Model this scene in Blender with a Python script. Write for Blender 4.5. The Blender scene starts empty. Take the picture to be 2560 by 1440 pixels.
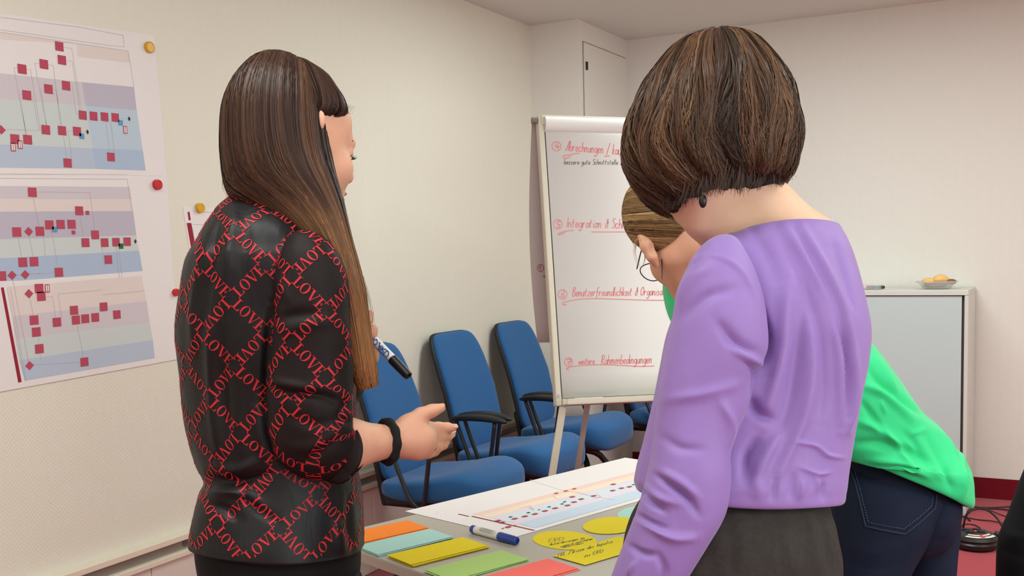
import bpy, bmesh, math, random
import numpy as np
from mathutils import Vector, Matrix
from mathutils.bvhtree import BVHTree

# ------------------------------------------------------------------ camera
FPX, PCX, PCY = 2600.0, 1280.0, 850.0
CAM = np.array([0.0, 0.0, 1.40])
MR = np.array([[0.8821388939611103, 0.4702885539243239, -0.02568360973144634],
               [0.018648237083985716, -0.08936365133929844, -0.9958244730237191],
               [-0.4706200325259523, 0.8779765451691045, -0.08760120500424062]])
scene = bpy.context.scene
cam_d = bpy.data.cameras.new('camera')
cam_o = bpy.data.objects.new('camera', cam_d)
scene.collection.objects.link(cam_o)
cam_o.matrix_world = Matrix(((MR[0][0], -MR[1][0], -MR[2][0], CAM[0]),
                             (MR[0][1], -MR[1][1], -MR[2][1], CAM[1]),
                             (MR[0][2], -MR[1][2], -MR[2][2], CAM[2]), (0, 0, 0, 1)))
cam_d.sensor_width = 36.0
cam_d.lens = 36.0 * FPX / 2560.0
cam_d.shift_y = (PCY - 720.0) / 2560.0
cam_d.clip_start = 0.05
scene.camera = cam_o

# ------------------------------------------------------------------ world, exposure
world = bpy.data.worlds.new('world')
scene.world = world
world.use_nodes = True
world.node_tree.nodes['Background'].inputs[0].default_value = (0.85, 0.92, 1.0, 1)
world.node_tree.nodes['Background'].inputs[1].default_value = 0.6
vs = scene.view_settings
vs.view_transform = 'Standard'
vs.look = 'None'
vs.gamma = 1.0
vs.use_curve_mapping = False
vs.exposure = 0.30
scene.display_settings.display_device = 'sRGB'

# lamps of the room: (x, y, power in watts); panels 1.2 x 0.6 m on the ceiling
LAMPS = [(-1.0, 4.22, 26), (1.6, 4.2, 24), (0.9, 2.3, 12), (-1.2, 0.9, 15), (0.9, 0.2, 11), (-0.9, -1.4, 15)]
FILL_WINDOW_W = 62        # soft fill from a window added to the unseen right-hand wall (W)
LAMP_COL = (0.86, 0.98, 0.96)
ZC = 2.64

# ------------------------------------------------------------------ basic helpers
COL = scene.collection
R_, D_, F_ = MR[0], MR[1], MR[2]

def ray(x, y):
    return MR.T @ np.array([(x - PCX) / FPX, (y - PCY) / FPX, 1.0])
def at(x, y, d):
    return CAM + ray(x, y) * d
def plane_hit(x, y, o, n):
    r = ray(x, y); t = np.dot(np.asarray(o) - CAM, n) / np.dot(r, n)
    return CAM + r * t
def onz(x, y, z): return plane_hit(x, y, (0, 0, z), (0, 0, 1))
def onx(x, y, v): return plane_hit(x, y, (v, 0, 0), (1, 0, 0))
def prj(P):
    c = (np.asarray(P, float) - CAM) @ MR.T
    return np.stack([PCX + FPX * c[..., 0] / c[..., 2], PCY + FPX * c[..., 1] / c[..., 2]], -1)
def nrm(v):
    v = np.asarray(v, float); return v / (np.linalg.norm(v) + 1e-12)
def s2l(c):
    return tuple((x / 12.92 if x <= 0.04045 else ((x + 0.055) / 1.055) ** 2.4) for x in [q / 255.0 for q in c])

MATS = {}
def mat(name, rgb, rough=0.6, spec=0.5, metal=0.0, noise=0.0, nscale=40.0, bump=0.0, bscale=400.0, sheen=0.0,
        emit=None, estr=0.0, trans=0.0, alpha=1.0, attr=None, sss=0.0, coat=0.0, wrinkle=0.0):
    """procedural principled material; rgb in sRGB 0..255"""
    if name in MATS: return MATS[name]
    m = bpy.data.materials.new(name); m.use_nodes = True
    nt = m.node_tree; N, L = nt.nodes, nt.links
    b = N['Principled BSDF']
    col = s2l(rgb)
    b.inputs['Base Color'].default_value = (*col, 1)
    b.inputs['Roughness'].default_value = rough
    b.inputs['Specular IOR Level'].default_value = spec
    b.inputs['Metallic'].default_value = metal
    if sheen: b.inputs['Sheen Weight'].default_value = sheen; b.inputs['Sheen Roughness'].default_value = 0.4
    if coat: b.inputs['Coat Weight'].default_value = coat
    if trans: b.inputs['Transmission Weight'].default_value = trans
    if alpha < 1: b.inputs['Alpha'].default_value = alpha
    if sss:
        b.inputs['Subsurface Weight'].default_value = sss
        b.inputs['Subsurface Radius'].default_value = (0.9, 0.35, 0.2)
        b.inputs['Subsurface Scale'].default_value = 0.008
    if emit: b.inputs['Emission Color'].default_value = (*s2l(emit), 1); b.inputs['Emission Strength'].default_value = estr
    tc = N.new('ShaderNodeTexCoord')
    if attr:
        a = N.new('ShaderNodeAttribute'); a.attribute_name = attr
        L.new(a.outputs['Color'], b.inputs['Base Color'])
    elif noise:
        t = N.new('ShaderNodeTexNoise'); t.inputs['Scale'].default_value = nscale; t.inputs['Detail'].default_value = 4
        L.new(tc.outputs['Object'], t.inputs['Vector'])
        mx = N.new('ShaderNodeMix'); mx.data_type = 'RGBA'
        mx.inputs['A'].default_value = (*[max(0, c * (1 - noise)) for c in col], 1)
        mx.inputs['B'].default_value = (*[min(1, c * (1 + noise)) for c in col], 1)
        L.new(t.outputs['Fac'], mx.inputs['Factor']); L.new(mx.outputs['Result'], b.inputs['Base Color'])
    if bump:
        t2 = N.new('ShaderNodeTexNoise'); t2.inputs['Scale'].default_value = bscale; t2.inputs['Detail'].default_value = 3
        L.new(tc.outputs['Object'], t2.inputs['Vector'])
        bp = N.new('ShaderNodeBump'); bp.inputs['Strength'].default_value = bump; bp.inputs['Distance'].default_value = 0.002
        L.new(t2.outputs['Fac'], bp.inputs['Height']); L.new(bp.outputs['Normal'], b.inputs['Normal'])
    if wrinkle:
        mp = N.new('ShaderNodeMapping'); mp.inputs['Scale'].default_value = (1.0, 1.0, 0.35); L.new(tc.outputs['Object'], mp.inputs['Vector'])
        t3 = N.new('ShaderNodeTexNoise'); t3.inputs['Scale'].default_value = 26; t3.inputs['Detail'].default_value = 2; t3.inputs['Distortion'].default_value = 1.2
        L.new(mp.outputs['Vector'], t3.inputs['Vector'])
        b3 = N.new('ShaderNodeBump'); b3.inputs['Strength'].default_value = wrinkle; b3.inputs['Distance'].default_value = 0.012
        L.new(t3.outputs['Fac'], b3.inputs['Height'])
        if bump: L.new(bp.outputs['Normal'], b3.inputs['Normal'])
        L.new(b3.outputs['Normal'], b.inputs['Normal'])
    MATS[name] = m
    return m

def tag(o, label=None, cat=None, group=None, kind=None):
    if label: o['label'] = label
    if cat: o['category'] = cat
    if group: o['group'] = group
    if kind: o['kind'] = kind
    return o

class MB:
    """collects shapes into ONE mesh"""
    def __init__(self): self.v = []; self.f = []; self.m = []; self.cur = 0
    def add(self, verts, faces, mi=None):
        o = len(self.v); self.v.extend([tuple(map(float, p)) for p in verts])
        for f in faces: self.f.append(tuple(i + o for i in f)); self.m.append(self.cur if mi is None else mi)
        return self
    def box(self, c, s, M=None):
        M = np.eye(3) if M is None else np.asarray(M); c = np.asarray(c, float); h = np.asarray(s, float) / 2
        vs_ = [c + M @ (h * np.array([i, j, k])) for i in (-1, 1) for j in (-1, 1) for k in (-1, 1)]
        return self.add(vs_, [(0, 1, 3, 2), (4, 6, 7, 5), (0, 4, 5, 1), (2, 3, 7, 6), (0, 2, 6, 4), (1, 5, 7, 3)])
    def tube(self, pts, r, n=10, close=False, cap=True):
        pts = [np.asarray(p, float) for p in pts]; K = len(pts)
        rr = r if hasattr(r, '__len__') else [r] * K
        vs_ = []; prev = None
        for i in range(K):
            if close: t = pts[(i + 1) % K] - pts[i - 1]
            else: t = pts[min(i + 1, K - 1)] - pts[max(i - 1, 0)]
            t = nrm(t)
            if prev is None:
                a = np.cross(t, (0, 0, 1));
                if np.linalg.norm(a) < 1e-3: a = np.cross(t, (1, 0, 0))
                a = nrm(a)
            else: a = nrm(prev - t * np.dot(prev, t))
            prev = a; b = np.cross(t, a)
            for j in range(n):
                q = 2 * math.pi * j / n; vs_.append(pts[i] + rr[i] * (a * math.cos(q) + b * math.sin(q)))
        fs = []
        for i in range(K if close else K - 1):
            for j in range(n):
                a0 = i * n + j; a1 = i * n + (j + 1) % n; b0 = ((i + 1) % K) * n + j; b1 = ((i + 1) % K) * n + (j + 1) % n
                fs.append((a0, a1, b1, b0))
        if cap and not close:
            fs.append(tuple(range(n - 1, -1, -1))); fs.append(tuple((K - 1) * n + j for j in range(n)))
        return self.add(vs_, fs)
    def cyl(self, a, b, r, n=16, r2=None):
        return self.tube([a, b], [r, r if r2 is None else r2], n)
    def lathe(self, prof, n=24, c=(0, 0, 0)):
        """prof: list of (radius, z), closed ends when radius is 0"""
        vs_ = [(c[0] + r * math.cos(2 * math.pi * j / n), c[1] + r * math.sin(2 * math.pi * j / n), c[2] + z) for r, z in prof for j in range(n)]
        fs = [(i * n + j, i * n + (j + 1) % n, (i + 1) * n + (j + 1) % n, (i + 1) * n + j) for i in range(len(prof) - 1) for j in range(n)]
        if prof[0][0] > 1e-6: fs.append(tuple(range(n - 1, -1, -1)))
        if prof[-1][0] > 1e-6: fs.append(tuple((len(prof) - 1) * n + j for j in range(n)))
        return self.add(vs_, fs)
    def prism(self, poly, ext):
        """3-D polygon extruded by vector ext"""
        poly = [np.asarray(p, float) for p in poly]; e = np.asarray(ext, float); n = len(poly)
        fs = [tuple(range(n - 1, -1, -1)), tuple(range(n, 2 * n))] + [(i, (i + 1) % n, n + (i + 1) % n, n + i) for i in range(n)]
        return self.add(poly + [p + e for p in poly], fs)
    def ellip(self, c, r, M=None, nu=20, nv=12, e1=1.0, e2=1.0, fn=None):
        """superellipsoid; e<1 = boxier"""
        M = np.eye(3) if M is None else np.asarray(M)
        sp = lambda v, e: math.copysign(abs(v) ** e, v)
        vs_ = []
        for i in range(nv + 1):
            a = -math.pi / 2 + math.pi * i / nv
            for j in range(nu):
                b = 2 * math.pi * j / nu
                p = np.array([r[0] * sp(math.cos(a), e1) * sp(math.cos(b), e2), r[1] * sp(math.cos(a), e1) * sp(math.sin(b), e2), r[2] * sp(math.sin(a), e1)])
                if fn: p = fn(p)
                vs_.append(np.asarray(c) + M @ p)
        fs = [(i * nu + j, i * nu + (j + 1) % nu, (i + 1) * nu + (j + 1) % nu, (i + 1) * nu + j) for i in range(nv) for j in range(nu)]
        return self.add(vs_, fs)
    def build(self, name, mats, parent=None, smooth=False, bevel=0.0, fix=True, auto=None):
        me = bpy.data.meshes.new(name); me.from_pydata(self.v, [], self.f); 
        if not isinstance(mats, (list, tuple)): mats = [mats]
        for m in mats: me.materials.append(m)
        me.polygons.foreach_set('material_index', self.m)
        if fix:
            bm = bmesh.new(); bm.from_mesh(me); bmesh.ops.remove_doubles(bm, verts=bm.verts, dist=1e-6)
            bmesh.ops.recalc_face_normals(bm, faces=bm.faces); bm.to_mesh(me); bm.free()
        if smooth: me.polygons.foreach_set('use_smooth', [True] * len(me.polygons))
        me.update()
        o = bpy.data.objects.new(name, me); COL.objects.link(o)
        if parent is not None: o.parent = parent; o.matrix_parent_inverse = parent_inv(parent)
        if bevel:
            md = o.modifiers.new('bevel', 'BEVEL'); md.width = bevel; md.segments = 2; md.limit_method = 'ANGLE'; md.angle_limit = 0.6
            md.harden_normals = False
        if auto:
            try:
                me.set_sharp_from_angle(angle=auto)
            except Exception: pass
        return o

def parent_inv(p):
    M = Matrix.Translation(p.location) @ p.rotation_euler.to_matrix().to_4x4()
    return M.inverted()

def empty(name, loc=(0, 0, 0), rz=0.0, label=None, cat=None, group=None):
    o = bpy.data.objects.new(name, None); COL.objects.link(o)
    o.location = tuple(map(float, loc)); o.rotation_euler = (0, 0, rz); o.empty_display_size = 0.05
    tag(o, label, cat, group)
    return o

def frame_z(zdir, xhint=(1, 0, 0)):
    z = nrm(zdir); x = np.asarray(xhint, float); x = nrm(x - z * np.dot(x, z)); y = np.cross(z, x)
    return np.stack([x, y, z], 1)
def rotz(a): return np.array([[math.cos(a), -math.sin(a), 0], [math.sin(a), math.cos(a), 0], [0, 0, 1]])

def crspline(pts, n):
    """Catmull-Rom through pts (k,d), n samples, centripetal-ish chord parameter"""
    p = np.asarray(pts, float); k = len(p)
    if k == 2: return np.linspace(p[0], p[1], n)
    t = np.concatenate([[0], np.cumsum(np.maximum(np.linalg.norm(np.diff(p[:, :3] if p.shape[1] > 3 else p, axis=0), axis=1), 1e-6) ** 0.5)])
    return hermite(t, p, np.linspace(0, t[-1], n))
def hermite(t, p, q):
    t = np.asarray(t, float); p = np.asarray(p, float)
    d = np.diff(p, axis=0) / np.diff(t)[:, None]
    m = np.empty_like(p); m[0] = d[0]; m[-1] = d[-1]
    h = np.diff(t)
    m[1:-1] = (d[:-1] * h[1:, None] + d[1:] * h[:-1, None]) / (h[1:] + h[:-1])[:, None]
    i = np.clip(np.searchsorted(t, q, side='right') - 1, 0, len(t) - 2)
    hh = h[i][:, None]; s = ((q - t[i]) / h[i])[:, None]
    return ((2 * s**3 - 3 * s**2 + 1) * p[i] + (s**3 - 2 * s**2 + s) * hh * m[i] + (-2 * s**3 + 3 * s**2) * p[i + 1] + (s**3 - s**2) * hh * m[i + 1])

# ------------------------------------------------------------------ room shell
XL, YB, XR, YN = -2.69, 6.03, 2.7, -2.6
COLX, COLY = -2.39, 5.32

def wall_material(name, rgb, axis):
    """painted woven-glass wallpaper: zigzag relief as bump"""
    m = bpy.data.materials.new(name); m.use_nodes = True
    nt = m.node_tree; N, L = nt.nodes, nt.links; b = N['Principled BSDF']
    b.inputs['Base Color'].default_value = (*s2l(rgb), 1); b.inputs['Roughness'].default_value = 0.62
    b.inputs['Specular IOR Level'].default_value = 0.35
    tc = N.new('ShaderNodeTexCoord'); sx = N.new('ShaderNodeSeparateXYZ'); L.new(tc.outputs['Object'], sx.inputs[0])
    def math_(op, a, bb=None):
        n = N.new('ShaderNodeMath'); n.operation = op
        for i, v in enumerate((a, bb)):
            if v is None: continue
            if isinstance(v, (int, float)): n.inputs[i].default_value = v
            else: L.new(v, n.inputs[i])
        return n.outputs[0]
    u = sx.outputs[axis]; z = sx.outputs['Z']
    tri = math_('PINGPONG', u, 0.027)
    ph = math_('ADD', math_('MULTIPLY', tri, 1.05), z)
    st = math_('SINE', math_('MULTIPLY', ph, 2 * math.pi / 0.0135))
    wv = N.new('ShaderNodeTexNoise'); wv.inputs['Scale'].default_value = 260; L.new(tc.outputs['Object'], wv.inputs['Vector'])
    hsum = math_('ADD', math_('MULTIPLY', st, 0.5), math_('MULTIPLY', wv.outputs['Fac'], 0.7))
    bp = N.new('ShaderNodeBump'); bp.inputs['Strength'].default_value = 0.28; bp.inputs['Distance'].default_value = 0.0016
    L.new(hsum, bp.inputs['Height']); L.new(bp.outputs['Normal'], b.inputs['Normal'])
    MATS[name] = m
    return m

m_wallL = wall_material('wallpaper_cream', (228, 225, 211), 'Y')
m_wallB = wall_material('wallpaper_back', (228, 225, 218), 'X')
m_ceil = mat('ceiling_paint', (222, 224, 216), 0.9, 0.2, noise=0.02, nscale=3)
m_white = mat('white_lacquer', (225, 222, 214), 0.35, 0.5)
m_carpet = mat('red_carpet', (172, 50, 64), 0.95, 0.1, noise=0.22, nscale=380, bump=0.6, bscale=900, sheen=0.3)
m_basebd = mat('dark_red_carpet_edging', (112, 22, 34), 0.9, 0.1, noise=0.15, nscale=300)

def struct(name, mb, m, **k):
    o = mb.build(name, m, **k); tag(o, kind='structure'); return o
T = 0.12
struct('floor', MB().box(((XL + XR) / 2, (YB + YN) / 2, -0.05), (XR - XL + 2 * T, YB - YN + 2 * T, 0.1)), m_carpet)
struct('ceiling', MB().box(((XL + XR) / 2, (YB + YN) / 2, ZC + 0.05), (XR - XL + 2 * T, YB - YN + 2 * T, 0.1)), m_ceil)
struct('wall_left', MB().box((XL - T / 2, (YB + YN) / 2, ZC / 2), (T, YB - YN + 2 * T, ZC)), m_wallL)
struct('wall_back', MB().box(((XL + XR) / 2, YB + T / 2, ZC / 2), (XR - XL, T, ZC)), m_wallB)
struct('wall_column', MB().box(((XL + COLX) / 2, (COLY + YB) / 2, ZC / 2), (COLX - XL, YB - COLY, ZC)), m_wallB)
WY0, WY1, WZ0, WZ1 = -1.7, 1.9, 0.95, 2.32
wr_ = MB()
wr_.box((XR + T / 2, (YN - T + WY0) / 2, ZC / 2), (T, WY0 - YN + T, ZC)); wr_.box((XR + T / 2, (WY1 + YB + T) / 2, ZC / 2), (T, YB + T - WY1, ZC))
wr_.box((XR + T / 2, (WY0 + WY1) / 2, WZ0 / 2), (T, WY1 - WY0, WZ0)); wr_.box((XR + T / 2, (WY0 + WY1) / 2, (WZ1 + ZC) / 2), (T, WY1 - WY0, ZC - WZ1))
struct('wall_right', wr_, m_wallL)
win = struct('fill_window_1', MB().box((XR + .08, (WY0 + WY1) / 2, (WZ0 + WZ1) / 2), (.006, WY1 - WY0, WZ1 - WZ0)), mat('fill_window_glass', (235, 242, 245), .05, .5, alpha=.15))  # added window, out of view, put in to brighten walls and ceiling
for yy in (WY0 + .03, WY0 + 1.2, WY0 + 2.4, WY1 - .03): MB().box((XR + .08, yy, (WZ0 + WZ1) / 2), (.05, .06, WZ1 - WZ0)).build('fill_window_frame', m_white, win, bevel=.004)
for zz in (WZ0 + .03, WZ1 - .03): MB().box((XR + .08, (WY0 + WY1) / 2, zz), (.046, WY1 - WY0 - .06, .06)).build('fill_window_frame', m_white, win, bevel=.004)
MB().box((XR - .06, (WY0 + WY1) / 2, WZ0 - .015), (.24, WY1 - WY0 + .1, .03)).build('fill_window_sill', m_white, win, bevel=.004)
wl_ = bpy.data.lights.new('window_fill', 'AREA'); wl_.shape = 'RECTANGLE'; wl_.size = WY1 - WY0 - .1; wl_.size_y = WZ1 - WZ0 - .1; wl_.energy = FILL_WINDOW_W; wl_.color = (.90, .98, .98)  # fill lamp set in the added window opening
wo_ = bpy.data.objects.new('window_fill', wl_); COL.objects.link(wo_); wo_.location = (XR + .04, (WY0 + WY1) / 2, (WZ0 + WZ1) / 2); wo_.rotation_euler = (0, math.radians(90), 0); wl_.size, wl_.size_y = wl_.size_y, wl_.size
struct('wall_rear', MB().box(((XL + XR) / 2, YN - T / 2, ZC / 2), (XR - XL, T, ZC)), m_wallB)
struct('baseboard_back', MB().box(((COLX + XR) / 2, YB - 0.006, 0.055), (XR - COLX, 0.012, 0.11)), m_basebd)
# access door on the flank of the column
m_seam = mat('seam_grey', (150, 146, 138), 0.8)
d1 = struct('door_1', MB().box((COLX + 0.002, (5.376 + 6.0) / 2, 1.66), (0.006, 0.62, 1.73)), m_wallB)
sm = MB()
sm.box((COLX + 0.001, 5.372, 1.66), (0.0045, 0.006, 1.74)); sm.box((COLX + 0.001, (5.37 + 6.0) / 2, 2.528), (0.0045, 0.63, 0.006))
sm.build('door_gap', m_seam, d1)
MB().box((COLX + 0.009, 5.405, 2.40), (0.012, 0.014, 0.045)).build('latch', mat('black_plastic', (22, 22, 24), 0.45), d1, bevel=0.002)

# cable trunking and panel along the left wall
trk = struct('trim_1', MB().box((XL + 0.02, (COLY + YN) / 2, 0.445), (0.04, COLY - YN, 0.022)), mat('trunk_cream', (228, 219, 200), 0.5), bevel=0.003)
tg = MB(); tg.box((XL + 0.008, (COLY + YN) / 2, 0.416), (0.016, COLY - YN, 0.040)); tg.build('rail_groove', mat('alu_grey', (150, 148, 138), 0.45, metal=0.3), trk)
tl = MB(); tl.box((XL + 0.018, (COLY + YN) / 2, 0.387), (0.036, COLY - YN, 0.02)); tl.build('rail_lip', mat('trunk_cream', (228, 219, 200), 0.5), trk, bevel=0.003)
pan = mat('trunk_panel', (220, 210, 200), 0.22, 0.5)
k = 0; y = YN
while y < COLY - 0.05:
    y2 = min(y + 1.25, COLY)
    MB().box((XL + 0.012, (y + y2) / 2, 0.1885), (0.024, y2 - y - 0.003, 0.372)).build('panel', pan, trk, bevel=0.003)
    y = y2
scw = MB()
for yy in np.arange(0.6, 5.2, 0.98): scw.tube([(XL + 0.016, yy, 0.416), (XL + 0.019, yy, 0.416)], 0.012, 12)
scw.build('screw', mat('alu_grey2', (120, 118, 110), 0.4, metal=0.6), trk)

# ceiling lamps (above the frame)
m_diff = mat('lamp_diffuser', (255, 250, 240), 0.5, emit=(255, 246, 232), estr=2.5)
for i, (x, y, w) in enumerate(LAMPS):
    t = empty('ceiling_light', (x, y, ZC), 0, None, 'lamp', 'ceiling light panels')
    t['label'] = 'flat rectangular ceiling light panel with white frame'
    MB().box((x, y, ZC - 0.012), (1.26, 0.66, 0.024)).build('frame', m_white, t, bevel=0.004)
    MB().box((x, y, ZC - 0.026), (1.18, 0.58, 0.006)).build('diffuser', m_diff, t)
    ld = bpy.data.lights.new('panel_light', 'AREA'); ld.shape = 'RECTANGLE'; ld.size = 1.16; ld.size_y = 0.56
    ld.energy = w; ld.color = LAMP_COL
    lo = bpy.data.objects.new('panel_light', ld); COL.objects.link(lo); lo.parent = t; lo.location = (0, 0, -0.034)
# ------------------------------------------------------------------ stroke lettering (handwriting)
GL = {
 'a': [[(.40,.42),(.2,.5),(.03,.25),(.15,.02),(.34,.12),(.42,.45),(.42,.12),(.52,.02)]],
 'b': [[(.06,1),(.05,.08),(.2,0),(.4,.2),(.3,.45),(.08,.33)]],
 'c': [[(.36,.42),(.2,.5),(.03,.25),(.18,0),(.4,.1)]],
 'd': [[(.4,.4),(.2,.48),(.03,.22),(.18,0),(.38,.18),(.44,1)],[(.42,.4),(.42,.1),(.52,.02)]],
 'e': [[(.05,.24),(.36,.3),(.25,.5),(.04,.3),(.15,.02),(.42,.12)]],
 'f': [[(.42,.93),(.27,1),(.16,.8),(.14,-.28)],[(.02,.48),(.36,.5)]],
 'g': [[(.4,.42),(.2,.5),(.03,.25),(.2,.03),(.38,.2),(.42,.45),(.4,-.18),(.2,-.36),(.04,-.2)]],
 'h': [[(.07,1),(.05,0)],[(.05,.28),(.24,.5),(.36,.35),(.38,.04),(.48,.02)]],
 'i': [[(.1,.48),(.1,.08),(.22,.02)],[(.12,.68),(.13,.72)]],
 'k': [[(.07,1),(.05,0)],[(.36,.5),(.08,.22),(.42,0)]],
 'l': [[(.1,1),(.07,.12),(.2,.02)]],
 'm': [[(.03,.5),(.03,0)],[(.03,.33),(.17,.5),(.25,.35),(.25,0)],[(.25,.33),(.4,.5),(.48,.35),(.5,.04),(.58,.02)]],
 'n': [[(.04,.5),(.04,0)],[(.04,.3),(.2,.5),(.32,.38),(.34,.05),(.44,.02)]],
 'o': [[(.2,.5),(.03,.25),(.18,0),(.38,.22),(.3,.46),(.18,.48),(.45,.45)]],
 'p': [[(.06,.5),(.04,-.35)],[(.05,.35),(.25,.5),(.38,.28),(.25,.02),(.06,.1)]],
 'r': [[(.05,.5),(.06,0)],[(.06,.3),(.2,.5),(.33,.45)]],
 's': [[(.33,.43),(.15,.5),(.08,.36),(.3,.2),(.25,.02),(.04,.06)]],
 't': [[(.16,.85),(.12,.1),(.25,.02)],[(.0,.52),(.32,.55)]],
 'u': [[(.04,.5),(.05,.12),(.2,0),(.36,.2),(.4,.5)],[(.4,.5),(.4,.08),(.5,.02)]],
 'w': [[(.03,.48),(.1,.05),(.25,.35),(.36,.03),(.52,.5)]],
 'z': [[(.04,.48),(.36,.48),(.05,.02),(.4,.03)]],
 'A': [[(.02,.15),(.12,.02),(.5,1),(.52,.0)],[(.2,.38),(.52,.4)]],
 'B': [[(.06,1),(.05,0)],[(.0,.95),(.35,1),(.4,.75),(.1,.55),(.45,.4),(.4,.05),(.02,.02)]],
 'D': [[(.06,1),(.05,0)],[(.0,.97),(.4,.9),(.5,.4),(.3,.05),(.02,.02)]],
 'E': [[(.42,.98),(.06,.98),(.05,.02),(.44,.02)],[(.05,.52),(.36,.52)]],
 'F': [[(.42,.98),(.06,.98),(.05,0)],[(.05,.52),(.34,.52)]],
 'I': [[(.1,1),(.08,0)]],
 'L': [[(.08,1),(.06,.02),(.42,.04)]],
 'O': [[(.3,.98),(.05,.6),(.18,.03),(.5,.3),(.48,.8),(.28,.98),(.4,.85)]],
 'R': [[(.1,.95),(.06,0)],[(.0,.8),(.2,1),(.48,.85),(.35,.55),(.1,.5),(.5,.0)]],
 'S': [[(.46,.88),(.25,1),(.08,.78),(.4,.45),(.36,.08),(.05,.06)]],
 '/': [[(.4,1.1),(.05,-.1)]],
 '&': [[(.35,.6),(.08,.35),(.12,.02),(.32,.1),(.34,.55),(.3,.95),(.22,.7),(.34,.5),(.44,.62)]],
 '1': [[(.1,.75),(.3,1),(.28,0)]],
 '4': [[(.25,1),(.05,.4),(.5,.42)],[(.38,.7),(.33,0)]],
 '5': [[(.45,1),(.12,.97),(.1,.6),(.4,.5),(.36,.08),(.06,.05)]],
 '6': [[(.4,1),(.1,.5),(.1,.1),(.35,.05),(.38,.4),(.12,.45)]],
 '7': [[(.02,.95),(.45,.97),(.2,0)],[(.08,.5),(.42,.52)]],
 '.': [[(.1,.25),(.13,.27)]], '-': [[(.05,.3),(.35,.3)]],
}
GW = {'i': .26, 'l': .26, 'm': .64, 'w': .58, ' ': .42, 'I': .2, '.': .3, 'A': .62, 'O': .6, 'B': .55, 'R': .58, 'D': .6, '/': .5, 'n': .5, 'u': .54}
def text_strokes(s):
    out = []; x = 0
    for ch in s:
        for st in GL.get(ch, []):
            p = crspline(st, max(3, 5 * (len(st) - 1) + 1)) if len(st) > 2 else np.array(st, float)
            out.append(p + np.array([x, 0]))
        x += GW.get(ch, .48)
    return out, x
def ribbon(mb, pts, nvec, w, lift):
    """flat ink ribbon along 3-D pts on a surface with normal nvec"""
    pts = np.asarray(pts, float); n = nrm(nvec)
    if len(pts) < 2: return
    t = np.gradient(pts, axis=0); side = np.cross(t, n); side /= (np.linalg.norm(side, axis=1)[:, None] + 1e-9)
    a = pts + side * w / 2 + n * lift; b = pts - side * w / 2 + n * lift
    vs_ = [q for pr in zip(a, b) for q in pr]
    mb.add(vs_, [(2 * i, 2 * i + 1, 2 * i + 3, 2 * i + 2) for i in range(len(pts) - 1)])
def write_px(mb, s, x0, y0, x1, y1, hpx, hit, nvec, w, lift=0.0006, slant=0.0):
    """write s with baseline from pixel (x0,y0) to (x1,y1), cap height hpx, on the plane hit(px,py)"""
    st, W = text_strokes(s)
    for p in st:
        q = []
        for gx, gy in p:
            f = gx / W
            q.append(hit(x0 + (x1 - x0) * f + slant * gy * hpx, y0 + (y1 - y0) * f - gy * hpx))
        ribbon(mb, q, nvec, w, lift)

# ------------------------------------------------------------------ wall charts
m_paper = mat('chart_paper', (233, 229, 228), 0.7, 0.25)
INK = {n: mat('ink_' + n, c, 0.7, 0.2) for n, c in dict(
    red=(184, 78, 98), redsm=(160, 42, 62), beige=(226, 214, 210), lilac=(208, 202, 208), lilac2=(190, 186, 200), teal=(203, 213, 212),
    teal2=(188, 206, 220), blue=(184, 198, 216), blue2=(174, 192, 216), line=(198, 190, 194), white=(236, 234, 234), dark=(70, 40, 48),
    sky=(96, 158, 196), green=(44, 110, 62), strip=(150, 40, 60), salmon=(240, 208, 200), peach=(242, 224, 200), paleblue=(200, 216, 234),
    palelilac=(226, 218, 230), palecyan=(208, 230, 234), orange=(206, 92, 40)).items()}
INKN = list(INK)
WN = np.array([1.0, 0, 0])

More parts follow.
